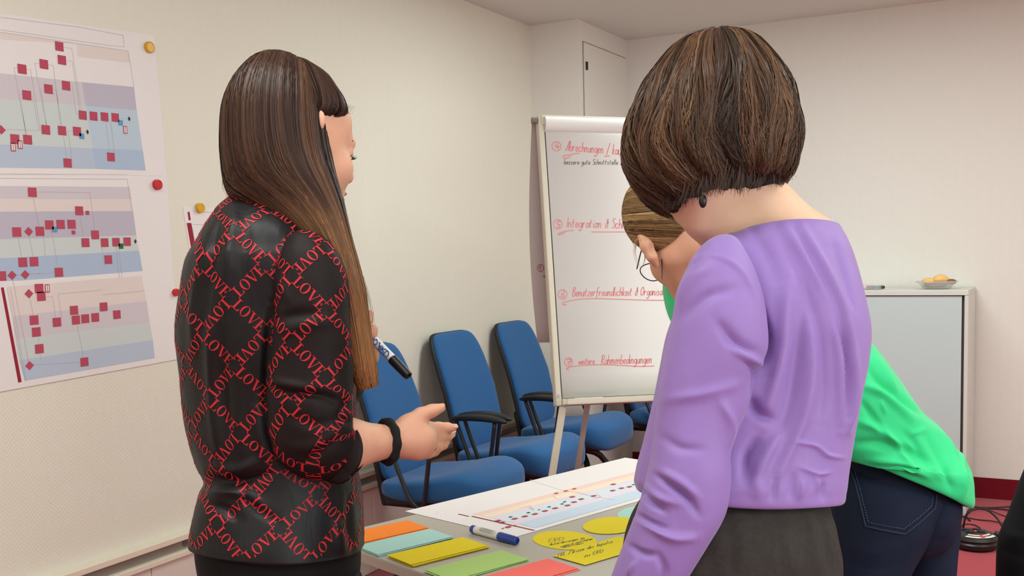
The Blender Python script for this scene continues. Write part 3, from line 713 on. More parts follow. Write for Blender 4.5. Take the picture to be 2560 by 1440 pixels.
hwline('Benutzerfreundlichkeit & Organisation', 1430, 741, 1682, 738, 22)
hwpoly([(1416, 761), (1408, 762), (1406, 758), (1430, 751), (1470, 747), (1540, 748), (1600, 750), (1670, 751)])
circ(1421, 905, 10); hwline('7', 1415, 912, 1427, 911, 13, .003)
hwline('weitere', 1446, 911, 1487, 910, 17); hwline('Rahmenbedingungen', 1502, 911, 1630, 908, 23)
hwpoly([(1422, 924), (1416, 923), (1420, 919), (1450, 914), (1500, 912), (1560, 914), (1600, 916), (1636, 915)])
hw.build('handwriting', m_penr, pad, fix=False)['kind'] = 'stuff'
h2 = MB()
write_px(h2, '. bessere gute Schnittstelle zu', 1401, 411, 1562, 412, 13, BH, FN, .002, .0008, slant=.15); h2.build('handwriting_black', m_pen2, pad, fix=False)['kind'] = 'stuff'
h3 = MB(); BB = lambda x, y: plane_hit(x, y, fb(0, .5, -.055), nrm(FN * .8 + FU * .05))
h3c = [(1351 + 8 * math.cos(q), 670 + 9 * math.sin(q)) for q in np.linspace(0, 6.6, 14)]
# writing that shows through on the turned-over sheet
def bkhit(x, y):
    r = ray(x, y); best = None
    for i in range(n):
        a, b_, c_ = [np.asarray(vs_[k]) for k in (2 * i, 2 * i + 1, 2 * i + 2)]
        nn = nrm(np.cross(b_ - a, c_ - a)); t = np.dot(a - CAM, nn) / np.dot(r, nn); P = CAM + r * t
        s = np.dot(P - a, FU) / np.dot(c_ - a, FU)
        if 0 <= s <= 1.001: return P
    return CAM + r * t
ribbon(h3, [bkhit(*p) for p in h3c], FN, .0028, .0016)
for seg in ([(1347, 672), (1351, 664), (1351, 676)], [(1362, 688), (1358, 692), (1365, 693)], [(1364, 664), (1362, 668)]):
    ribbon(h3, [bkhit(*p) for p in crspline(seg, 10)], FN, .0026, .0016)
h3.build('handwriting_behind', mat('pen_ink_dull_red', (170, 80, 84), .7), pad, fix=False)['kind'] = 'stuff'
tp0 = fb(.055, FH - .0155, .045); tp1 = fb(.055 + .125, FH - .0155, .045)
mk2, M2, _ = marker_pen('board_marker', tp0, tp1, .0085, 'white marker with dark tip lying in the flipchart tray', m_mkw, m_blk, .12, plug=False)
pb2 = MB()
for i in range(6):
    s0 = tp0 + FW * (.06 + .007 * i); ribbon(pb2, [s0 + FN * .0085 - FU * .002, s0 + FW * .004 + FN * .0085 + FU * .002], FN, .0012, .0004)
pb2.build('printed_text', mat('print_blue', (50, 92, 170), .6), mk2, fix=False)['kind'] = 'stuff'

# ------------------------------------------------------------------ cabinet and what stands on it
m_cab = mat('cabinet_body', (210, 212, 205), 0.45); m_cabd = mat('cabinet_door', (192, 206, 207), 0.4); m_gap = mat('cabinet_gap', (92, 88, 82), 0.7)
CX1, CX0, CYF, CYB, CZ = -.432, -1.63, 5.585, 6.015, 1.137
cab = empty('cabinet', ((CX0 + CX1) / 2, (CYF + CYB) / 2, 0), 0, 'white tambour-door office cabinet against the back wall', 'cabinet')
MB().box(((CX0 + CX1) / 2, (CYF + CYB) / 2, CZ - .0125), (CX1 - CX0, CYB - CYF, .025), None).build('top', m_cab, cab, bevel=.002)
for x in (CX0 + .009, CX1 - .009): MB().box((x, (CYF + CYB) / 2, (CZ - .025) / 2), (.018, CYB - CYF - .004, CZ - .026)).build('side_panel', m_cab, cab, bevel=.0015)
MB().box(((CX0 + CX1) / 2, CYB - .006, (CZ - .025) / 2), (CX1 - CX0 - .04, .01, CZ - .03)).build('back_panel', m_cab, cab)
MB().box(((CX0 + CX1) / 2, CYF + .1, .03), (CX1 - CX0 - .04, .3, .06)).build('plinth', m_gap, cab)
MB().box(((CX0 + CX1) / 2 , CYF + .016, .585), (CX1 - CX0 - .062, .012, 1.046)).build('door', m_cabd, cab, bevel=.001)
MB().box(((CX0 + CX1) / 2 , CYF + .03, .585), (CX1 - CX0 - .04, .006, 1.05)).build('door_gap', m_gap, cab)
m_glass = mat('clear_plastic', (225, 228, 226), 0.08, 0.5, alpha=.38)
# glass bowl with pastries
bc = plane_hit(2342, 716, (0, 5.76, 0), (0, 1, 0)); bc[2] = CZ
bw = empty('bowl', bc, 0, 'clear glass bowl with bread and pastries on the cabinet', 'bowl')
w = MB().lathe([(0, .004), (.058, .004), (.066, .010), (.082, .030), (.100, .037), (.104, .039), (.104, .036), (.085, .024), (.070, .002), (.060, 0), (0, 0)], 36, tuple(bc)); w.build('bowl_shell', m_glass, bw, smooth=True)
MB().tube([bc + np.array([.103 * math.cos(q), .103 * math.sin(q), .038]) for q in np.linspace(0, 2 * math.pi, 36, endpoint=False)], .0022, 8, close=True).build('rim', m_glass, bw, smooth=True)
m_bread = mat('bread', (240, 190, 120), 0.7, 0.3, noise=.2, nscale=60); m_brown = mat('brown_pastry', (140, 84, 52), 0.7, noise=.25, nscale=80)
tag(MB().ellip(bc + np.array([.018, .0, .052]), (.042, .034, .024), rotz(.4), 20, 12, 1, 1, lambda p: np.array([p[0], p[1] + .3 * p[0] ** 2 * 20 * .1, p[2] - .35 * abs(p[0]) * .5])).build('bread_roll', m_bread, smooth=True), 'pale crescent roll on top of the glass bowl', 'pastry')
tag(MB().ellip(bc + np.array([-.038, -.004, .040]), (.032, .034, .018), rotz(-.3), 18, 12, .9, .9).build('bread_slice', m_bread, smooth=True), 'flat pale bread piece in the glass bowl', 'pastry')
tag(MB().ellip(bc + np.array([.062, .012, .036]), (.030, .028, .014), rotz(.8), 18, 12, .8, .9).build('cookie', m_brown, smooth=True), 'brown cookie at the edge of the glass bowl', 'pastry')
tag(MB().ellip(bc + np.array([-.005, -.012, .018]), (.056, .050, .012), None, 18, 12, .8, .9).build('cookie', m_brown, smooth=True), 'brown flat pastry at the bottom of the glass bowl', 'pastry')
# transparent pack of markers lying on the cabinet
kc = plane_hit(2182, 722, (0, 5.72, 0), (0, 1, 0)); kc[2] = CZ
for i, (c_, nm) in enumerate((((176, 60, 70), 'red'), ((60, 80, 150), 'blue'), ((60, 150, 110), 'green'), ((60, 60, 66), 'black'))):
    p0 = kc + np.array([.000 + .0205 * i, -.04 + .004 * i, .0125]); p1 = p0 + np.array([-.11, .05, 0])
    marker_pen('pack_marker', p1, p0, .0088, f'white marker with {nm} cap in the clear pack on the cabinet', m_mkw, mat('cap_' + nm, c_, .4), .2, plug=False)
pk = MB(); M = rotz(math.atan2(.05, -.11)); pk.box(kc + np.array([-.026, -.012, .0135]), (.150, .062, .026), M); tag(pk.build('marker_case', m_glass, bevel=.006), 'clear flat case of markers lying on the cabinet', 'case')

# ------------------------------------------------------------------ cable reel on the carpet
m_reel = mat('reel_black', (24, 23, 24), 0.4, 0.5)
rc = onz(2437, 1368, 0)
reel = empty('cable_reel', rc, 0, 'flat black cable reel with four sockets on the red carpet', 'cable reel')
def atr(p): return rc + np.asarray(p)
r1 = MB().lathe([(0, .0), (.085, 0), (.098, .012), (.1, .03), (.094, .036), (.094, .042), (.098, .048), (.09, .062), (.07, .07), (0, .072)], 32, tuple(rc)); r1.build('housing', m_reel, reel, smooth=True, auto=.5)
up = -F_.copy(); up[2] = 0; up = nrm(up); rt = R_.copy(); rt[2] = 0; rt = nrm(rt)
lb = MB(); arcp = []
for q in np.linspace(-.9, .9, 14):
    d = up * math.cos(q) + rt * math.sin(q); arcp.append((d * .088, d * .056))
vs2 = [rc + p + np.array([0, 0, .0655 if k == 0 else .0722]) for a_, b_ in arcp for k, p in ((0, a_), (1, b_))]
lb.add(vs2, [(2 * i, 2 * i + 1, 2 * i + 3, 2 * i + 2) for i in range(13)]); lb.build('label_plate', mat('label_cream', (226, 214, 204), .5), reel, fix=False)
lr = MB(); lr.add([rc + (up * math.cos(q) + rt * math.sin(q)) * r_ + np.array([0, 0, z_]) for q in (-.12, .12) for r_, z_ in ((.086, .0668), (.06, .073))], [(0, 1, 3, 2)]); lr.build('red_mark', mat('label_red', (206, 70, 66), .5), reel, fix=False)
for sx, sy in ((-1, -1), (1, -1), (-1, 1), (1, 1)):
    p = rc - up * .016 + rt * (.024 * sx) + up * (.019 * sy) + np.array([0, 0, .0705])
    so = MB().lathe([(.0185, .002), (.0195, .004), (.0205, .002), (.0205, 0), (.016, 0), (.0155, .0035), (.0185, .004)], 20, tuple(p)); s_ = so.build('socket', m_reel, reel, smooth=True)
    MB().lathe([(0, .0016), (.0165, .0016), (.0165, .0026), (0, .0027)], 18, tuple(p)).build('socket_well', mat('socket_black', (8, 8, 9), .6), s_)
MB().lathe([(0, 0), (.008, 0), (.006, .006), (0, .007)], 14, tuple(rc + up * .002 + np.array([0, 0, .0715]))).build('reset_button', mat('button_red', (214, 44, 44), .4), reel, smooth=True)
hd = MB().tube([rc + rt * .09 + up * .02 + np.array([0, 0, .05]), rc + rt * .092 + up * .02 + np.array([0, 0, .075])], .011, 12); hd.build('crank_knob', m_reel, reel, smooth=True)
m_cord = mat('black_cable', (20, 19, 20), .5)
cl = crspline([rc + rt * .1 + up * .03 + np.array([0, 0, .02]), rc + rt * .135 + up * .0 + np.array([0, 0, .05]), rc + rt * .12 - up * .05 + np.array([0, 0, .12]), rc + rt * .07 - up * .09 + np.array([0, 0, .155]), rc + rt * .01 - up * .1 + np.array([0, 0, .13]), rc - rt * .005 - up * .11 + np.array([0, 0, .06]), rc - rt * .0 - up * .13 + np.array([0, 0, .008])], 40)
MB().tube(cl, .0045, 8).build('cable_loop', m_cord, reel, smooth=True)
def floor_cable(pts, r, lb):
    P = [onz(x, y, 0) + np.array([0, 0, r + h]) for x, y, h in pts]
    tag(MB().tube(crspline(P, 14 * len(P)), r, 8).build('power_cable', m_cord, smooth=True), lb, 'cable')
floor_cable([(2425, 1304, 0), (2415, 1292, .004), (2430, 1277, .004), (2462, 1275, .004), (2500, 1276, .004), (2535, 1281, .004), (2600, 1284, .0)], .0042, 'thick black cable looping behind the reel toward the back wall')
floor_cable([(2425, 1266, 0), (2440, 1269, .0), (2480, 1275, .010), (2535, 1267, .0), (2600, 1262, 0)], .003, 'thin black cable crossing near the skirting')
floor_cable([(2400, 1292, 0), (2440, 1300, 0), (2485, 1309, .008), (2540, 1318, 0), (2600, 1330, 0)], .003, 'thin black cable lying close behind the reel')
floor_cable([(2445, 1272, .007), (2475, 1282, .009), (2520, 1294, .0), (2590, 1310, 0)], .0026, 'thin black cable running diagonally over the others')
floor_cable([(2400, 1322, 0), (2412, 1312, .0), (2432, 1313, .0), (2450, 1322, 0), (2455, 1334, 0)], .003, 'short black cable curl right behind the reel')
# ------------------------------------------------------------------ figure tools: lofts, distance-field meshes, hair
TOCAM = -F_
def mesh_obj(name, V, Fq, m, parent=None, smooth=True, mi=None):
    me = bpy.data.meshes.new(name); V = np.asarray(V, np.float32); Fq = np.asarray(Fq, np.int32)
    me.vertices.add(len(V)); me.vertices.foreach_set('co', V.ravel())
    k = Fq.shape[1]
    me.loops.add(Fq.size); me.loops.foreach_set('vertex_index', Fq.ravel())
    me.polygons.add(len(Fq)); me.polygons.foreach_set('loop_start', np.arange(0, Fq.size, k, dtype=np.int32))
    me.update(calc_edges=True)
    for q in (m if isinstance(m, (list, tuple)) else [m]): me.materials.append(q)
    if mi is not None: me.polygons.foreach_set('material_index', np.asarray(mi, np.int32))
    if smooth: me.polygons.foreach_set('use_smooth', [True] * len(Fq))
    me.validate(); me.update()
    o = bpy.data.objects.new(name, me); COL.objects.link(o)
    if parent is not None: o.parent = parent; o.matrix_parent_inverse = parent_inv(parent)
    return o

class Loft:
    """tube surface through rings.  ring = (centre, A, B1, B2): point = C + A cos + (B1 if sin>0 else B2) sin ; theta in (0,pi) faces B1"""
    def __init__(self, rings, nu=96, nv=80, p=2.2, tpow=0.5):
        C = np.array([r[0] for r in rings]); A = np.array([r[1] for r in rings]); B1 = np.array([r[2] for r in rings]); B2 = np.array([r[3] for r in rings])
        t = np.concatenate([[0], np.cumsum(np.maximum(np.linalg.norm(np.diff(C, axis=0), axis=1) + .35 * np.linalg.norm(np.diff(A, axis=0), axis=1), 1e-5))])
        q = np.linspace(0, t[-1], nv); self.t = t / t[-1]
        X = hermite(t, np.concatenate([C, A, B1, B2], 1), q)
        self.C, self.A, self.B1, self.B2 = X[:, 0:3], X[:, 3:6], X[:, 6:9], X[:, 9:12]
        th = np.linspace(0, 2 * math.pi, nu, endpoint=False); self.th = th
        c, s = np.cos(th), np.sin(th); e = 2.0 / p
        cx = np.sign(c) * np.abs(c) ** e; sx = np.sign(s) * np.abs(s) ** e
        self.P = self.C[:, None] + self.A[:, None] * cx[None, :, None] + np.where(s[None, :, None] > 0, self.B1[:, None], self.B2[:, None] * -1.0) * np.abs(sx)[None, :, None]
        self.P = self.C[:, None] + self.A[:, None] * cx[None, :, None] + np.where(s[None, :, None] > 0, self.B1[:, None] * np.abs(sx)[None, :, None], self.B2[:, None] * np.abs(sx)[None, :, None])
        self.nu, self.nv = nu, nv; self.normals()
    def normals(self):
        du = np.roll(self.P, -1, 1) - np.roll(self.P, 1, 1); dv = np.gradient(self.P, axis=0)
        n = np.cross(du, dv); n /= (np.linalg.norm(n, axis=2, keepdims=True) + 1e-9)
        out = np.sum(n * (self.P - self.C[:, None]), axis=2)
        if np.mean(out) < 0: n = -n
        self.N = n
    def disp(self, d, fade=0):
        fade = max(fade, getattr(self, 'fade', 0))
        if fade: d = d * np.clip((self.nv - 1 - np.arange(self.nv)) / fade, 0, 1)[:, None]
        self.P = self.P + self.N * d[..., None]; self.normals(); return self
    def folds(self, lst, near=True):
        """lst of (pixel polyline, width px, amp m): ridges (amp>0) or furrows along lines seen on the camera side"""
        px = prj(self.P); d = np.zeros(self.P.shape[:2]); face = np.sum(self.N * (CAM - self.P), axis=2) > -0.02
        for pl_, w, amp in lst:
            amp = amp * getattr(self, 'gain', 1.0)
            q = crspline(np.array(pl_, float), 24) if len(pl_) > 2 else np.linspace(np.array(pl_[0], float), np.array(pl_[1], float), 12)
            best = np.full(d.shape, 1e9); tt = np.zeros(d.shape)
            for i in range(len(q) - 1):
                a, b = q[i], q[i + 1]; ab = b - a; L2 = ab @ ab + 1e-9
                s = np.clip(((px - a) @ ab) / L2, 0, 1); dist = np.linalg.norm(px - a - s[..., None] * ab, axis=-1)
                m = dist < best; best[m] = dist[m]; tt[m] = ((i + s) / (len(q) - 1))[m]
            tap = np.clip(np.sin(np.pi * np.clip(tt, .02, .98)), 0, 1) ** .6
            d += np.where(face, amp * np.exp(-(best / w) ** 2) * tap, 0)
        return self.disp(d)
    def faces(self, r0=0, r1=None, cap0=False, cap1=False):
        r1 = self.nv - 1 if r1 is None else r1
        i = np.arange(r0, r1)[:, None] * self.nu; j = np.arange(self.nu)[None]; j2 = (j + 1) % self.nu
        return np.stack([i + j, i + j2, i + self.nu + j2, i + self.nu + j], -1).reshape(-1, 4)
    def build(self, name, m, parent, cap0=True, cap1=True):
        V = self.P.reshape(-1, 3); Fq = self.faces()
        extra = []; n0 = len(V); V = list(V)
        me_f = [tuple(f) for f in Fq]
        if cap0:
            V.append(self.P[0].mean(0)); k = len(V) - 1; me_f += [(k, j, (j + 1) % self.nu) for j in range(self.nu)]
        if cap1:
            V.append(self.P[-1].mean(0)); k = len(V) - 1; b = (self.nv - 1) * self.nu; me_f += [(k, b + (j + 1) % self.nu, b + j) for j in range(self.nu)]
        mb = MB(); mb.v = [tuple(map(float, v)) for v in V]; mb.f = me_f; mb.m = [0] * len(me_f)
        return mb.build(name, m, parent, smooth=True)
    def metric(self, th0, v0=0):
        """arc-length tables: u measured around each ring from angle th0, v along the line th0"""
        P = self.P; k0 = int(round(th0 / (2 * math.pi) * self.nu)) % self.nu
        Q = np.roll(P, -k0 + self.nu // 2, axis=1)           # reference column sits at index nu/2
        N = np.roll(self.N, -k0 + self.nu // 2, axis=1)
        seg = np.linalg.norm(np.diff(Q, axis=1), axis=2); s = np.concatenate([np.zeros((self.nv, 1)), np.cumsum(seg, 1)], 1); s -= s[:, [self.nu // 2]]
        l = np.concatenate([[0], np.cumsum(np.linalg.norm(np.diff(Q[:, self.nu // 2], axis=0), axis=1))])
        return Q, N, s, l
def ring_px(L, R, d, t1, t2=None, dd=0.0):
    """ring from the left and right outline pixels at depth d; t1 half thickness to the camera, t2 away"""
    a = at(L[0], L[1], d - dd / 2); b = at(R[0], R[1], d + dd / 2)
    return [(a + b) / 2, (b - a) / 2, t1, t1 if t2 is None else t2]
def finish(rs, flip=False):
    C = np.array([r[0] for r in rs]); Tn = np.gradient(C, axis=0) if len(rs) > 1 else np.array([[0, 0, -1.0]])
    out = []
    for i, r in enumerate(rs):
        B = np.cross(Tn[i], r[1]); B = nrm(B)
        if np.dot(B, TOCAM) < 0: B = -B
        out.append((r[0], r[1], B * r[2], -B * r[3]))
    return out
def ring3(c, a, b): return (np.asarray(c, float), np.asarray(a, float), np.asarray(b, float), -np.asarray(b, float))

def sines(P, specs):
    d = np.zeros(P.shape[:-1])
    for (kx, ky, kz, ph, amp) in specs: d += amp * np.sin(P[..., 0] * kx + P[..., 1] * ky + P[..., 2] * kz + ph)
    return d

# ---- distance field: prims = ('c', a, b, ra, rb, k) round cone | ('e', centre, radii, rotation, k) ellipsoid ; op '-' carves
def sdf_mesh(prims, h, pad=0.012):
    lo = np.full(3, 1e9); hi = -lo
    for p in prims:
        if p[-1] == '-': continue
        if p[0] == 'c':
            a, b, ra, rb = p[1:5]; r = max(ra, rb); lo = np.minimum(lo, np.minimum(a, b) - r); hi = np.maximum(hi, np.maximum(a, b) + r)
        else:
            r = np.max(p[2]); lo = np.minimum(lo, p[1] - r); hi = np.maximum(hi, p[1] + r)
    lo = lo - pad; hi = hi + pad
    n = np.ceil((hi - lo) / h).astype(int) + 1
    Fd = np.full(n, 0.05, np.float32)
    ax = [lo[i] + h * np.arange(n[i]) for i in range(3)]
    for p in prims:
        neg = p[-1] == '-'; k = p[-2]
        if p[0] == 'c':
            a, b, ra, rb = [np.asarray(q, float) for q in p[1:5]]; r = max(ra, rb); bl = np.minimum(a, b) - r; bh = np.maximum(a, b) + r
        else:
            bl = np.asarray(p[1]) - np.max(p[2]); bh = np.asarray(p[1]) + np.max(p[2])
        m = k + 3 * h
        i0 = np.maximum(((bl - m - lo) / h).astype(int), 0); i1 = np.minimum(((bh + m - lo) / h).astype(int) + 2, n)
        if np.any(i1 <= i0): continue
        sl = tuple(slice(i0[q], i1[q]) for q in range(3))
        X = np.stack(np.meshgrid(*[ax[q][sl[q]] for q in range(3)], indexing='ij'), -1)
        if p[0] == 'c':
            ab = b - a; t = np.clip(((X - a) @ ab) / (ab @ ab + 1e-12), 0, 1)
            d = np.linalg.norm(X - a - t[..., None] * ab, axis=-1) - (ra + (rb - ra) * t)
        else:
            c, r, M = p[1], np.asarray(p[2], float), p[3]
            Y = (X - c) @ (np.eye(3) if M is None else np.asarray(M)); k0 = np.linalg.norm(Y / r, axis=-1); k1 = np.linalg.norm(Y / r**2, axis=-1) + 1e-9
            d = k0 * (k0 - 1) / k1
        A = Fd[sl]; kk = max(k, 1e-5)
        if not neg:
            hh = np.clip(.5 + .5 * (A - d) / kk, 0, 1); Fd[sl] = A * (1 - hh) + d * hh - kk * hh * (1 - hh)
        else:
            d = -d; hh = np.clip(.5 - .5 * (A - d) / kk, 0, 1); Fd[sl] = A * (1 - hh) + d * hh + kk * hh * (1 - hh)
    return surface_nets(Fd, lo, h)
def surface_nets(Fd, lo, h):
    S = Fd < 0; nx, ny, nz = Fd.shape
    acc = np.zeros((nx - 1, ny - 1, nz - 1, 3), np.float32); cnt = np.zeros((nx - 1, ny - 1, nz - 1), np.float32)
    for axis in range(3):
        for o1 in (0, 1):
            for o2 in (0, 1):
                off = [0, 0, 0]; oth = [q for q in range(3) if q != axis]; off[oth[0]] = o1; off[oth[1]] = o2
                s0 = tuple(slice(off[q], off[q] + Fd.shape[q] - 1) for q in range(3)); off2 = list(off); off2[axis] += 1
                s1 = tuple(slice(off2[q], off2[q] + Fd.shape[q] - 1) for q in range(3))
                m = S[s0] != S[s1]
                if not m.any(): continue
                f0 = Fd[s0][m]; f1 = Fd[s1][m]; t = f0 / (f0 - f1)
                v = np.zeros((len(t), 3), np.float32); v[:, oth[0]] = o1; v[:, oth[1]] = o2; v[:, axis] = t
                acc[m] += v; cnt[m] += 1
    act = cnt > 0; idx = np.full(act.shape, -1, np.int64); idx[act] = np.arange(act.sum())
    ijk = np.argwhere(act); V = lo + h * (ijk + acc[act] / cnt[act][:, None])
    quads = []
    for axis in range(3):
        u, v = [(1, 2), (2, 0), (0, 1)][axis]
        s0 = [slice(None)] * 3; s1 = [slice(None)] * 3; s0[axis] = slice(0, -1); s1[axis] = slice(1, None)
        m = S[tuple(s0)] != S[tuple(s1)]; e = np.argwhere(m)
        e = e[(e[:, u] > 0) & (e[:, v] > 0) & (e[:, u] < Fd.shape[u] - 1) & (e[:, v] < Fd.shape[v] - 1)]
        if not len(e): continue
        def cell(du, dv):
            c = e.copy(); c[:, u] += du; c[:, v] += dv; return idx[c[:, 0], c[:, 1], c[:, 2]]
        q = np.stack([cell(-1, -1), cell(0, -1), cell(0, 0), cell(-1, 0)], 1)
        ins = S[e[:, 0], e[:, 1], e[:, 2]]; q[~ins] = q[~ins][:, ::-1]
        quads.append(q)
    Q = np.concatenate(quads); Q = Q[(Q >= 0).all(1)]
    return V, Q
def lap(V, Q, it=2, f=.5):
    n = len(V)
    for _ in range(it):
        s = np.zeros_like(V); c = np.zeros(n)
        for a, b in ((0, 1), (1, 2), (2, 3), (3, 0)):
            np.add.at(s, Q[:, a], V[Q[:, b]]); np.add.at(c, Q[:, a], 1); np.add.at(s, Q[:, b], V[Q[:, a]]); np.add.at(c, Q[:, b], 1)
        V = V * (1 - f) + f * s / np.maximum(c, 1)[:, None]
    return V
def cone(a, b, ra, rb, k=.012): return ('c', np.asarray(a, float), np.asarray(b, float), ra, rb, k, '+')
def ell(c, r, M=None, k=.012, op='+'): return ('e', np.asarray(c, float), np.asarray(r, float), M, k, op)

def head_prims(o, M, ears=True, s=1.0, lids=.0):
    """head in local axes: x to its left... columns of M = (right, face forward, up); o between the ears"""
    M = np.asarray(M); L = lambda p: np.asarray(o) + M @ (np.asarray(p, float) * s)
    E = lambda c, r, k=.012, op='+', Mx=None: ell(L(c), np.asarray(r) * s, M if Mx is None else M @ Mx, k, op)
    K = lambda a, b, ra, rb, k=.012: cone(L(a), L(b), ra * s, rb * s, k)
    P = [E((0, -.014, .030), (.072, .090, .084)), E((0, .030, -.028), (.060, .058, .082), .03), E((0, .045, .045), (.056, .042, .052), .02)]
    for q in (-1, 1):
        P += [K((q * .050, -.008, -.050), (q * .022, .060, -.098), .019, .015, .03), E((q * .037, .058, -.028), (.025, .026, .028), .02)]
    P += [E((0, .070, -.100), (.022, .018, .017), .02), E((0, .072, -.062), (.030, .020, .026), .02)]
    P += [E((q * .031, .094, .006), (.017, .014, .011), .012, '-') for q in (-1, 1)]
    P += [K((-.034, .078, .021), (.034, .078, .021), .0105, .0105, .014)]
    P += [E((q * .031, .0735, .005), (.0155, .0138, .0115), .004) for q in (-1, 1)]
    P += [K((0, .088, .014), (0, .107, -.026), .0075, .0105, .012), E((0, .104, -.029), (.0105, .010, .009), .006)] + [E((q * .011, .096, -.032), (.008, .009, .007), .006) for q in (-1, 1)]
    P += [E((0, .091, -.0585), (.022, .0085, .0058), .005), E((0, .089, -.0690), (.019, .0088, .0068), .005), E((0, .100, -.0635), (.022, .006, .0016), .004, '-')]
    if ears:
        for q in (-1, 1):
            pts = [(q * .070, .006, .004), (q * .078, .002, .026), (q * .085, -.014, .032), (q * .087, -.026, .020), (q * .083, -.022, -.004), (q * .076, -.010, -.020), (q * .072, -.002, -.026)]
            for a, b in zip(pts[:-1], pts[1:]): P.append(K(a, b, .0045, .0045, .006))
            P.append(E((q * .077, -.010, .004), (.006, .016, .026), .006)); P.append(E((q * .074, -.003, -.024), (.006, .008, .010), .006))
            P.append(E((q * .087, -.006, .008), (.006, .010, .016), .005, '-'))
    return P
def face_parts(o, M, parent, s=1.0, brow=(60, 40, 32), lips=(176, 96, 92), lash=True):
    M = np.asarray(M); L = lambda p: np.asarray(o) + M @ (np.asarray(p, float) * s)
    for q in (-1, 1):
        mb = MB().ellip(L((q * .031, .0745, .0020)), np.array((.0115, .0138, .0108)) * s, M, 18, 12); mb.build('eyeball', mat('eye_white', (222, 216, 208), .25), parent, smooth=True)
        MB().ellip(L((q * .031, .0868, -.0012)), np.array((.0052, .002, .0052)) * s, M, 14, 8).build('iris', mat('iris_brown', (58, 40, 28), .2), parent, smooth=True)
        b = MB(); b.tube(crspline([L((q * .014, .0865, .0235)), L((q * .030, .0865, .0275)), L((q * .047, .074, .0235))], 10), [.0018, .0024, .0028, .003, .003, .003, .0028, .0024, .0018, .001], 6); b.build('eyebrow', mat('brow_%d' % brow[0], brow, .8), parent, smooth=True)
        if lash:
            l = MB()
            for i in range(9):
                f = i / 8; x = .019 + .026 * f; y0 = .0885 - .012 * (f - .35) ** 2 * 4
                l.tube([L((q * x, y0, -.0005)), L((q * (x + .003 * (f - .3)), y0 + .006, -.0015)), L((q * (x + .005 * (f - .3)), y0 + .010, .0015))], [.0008, .0006, .0002], 4)
            l.build('eyelashes', mat('lash_black', (18, 14, 12), .7), parent)
    lp = MB(); lp.ellip(L((0, .0925, -.0588)), np.array((.0215, .0082, .0050)) * s, M, 20, 10); lp.ellip(L((0, .0908, -.0688)), np.array((.0185, .0086, .0058)) * s, M, 20, 10)
    lp.build('lips', mat('lips_%d' % lips[0], lips, .45), parent, smooth=True)

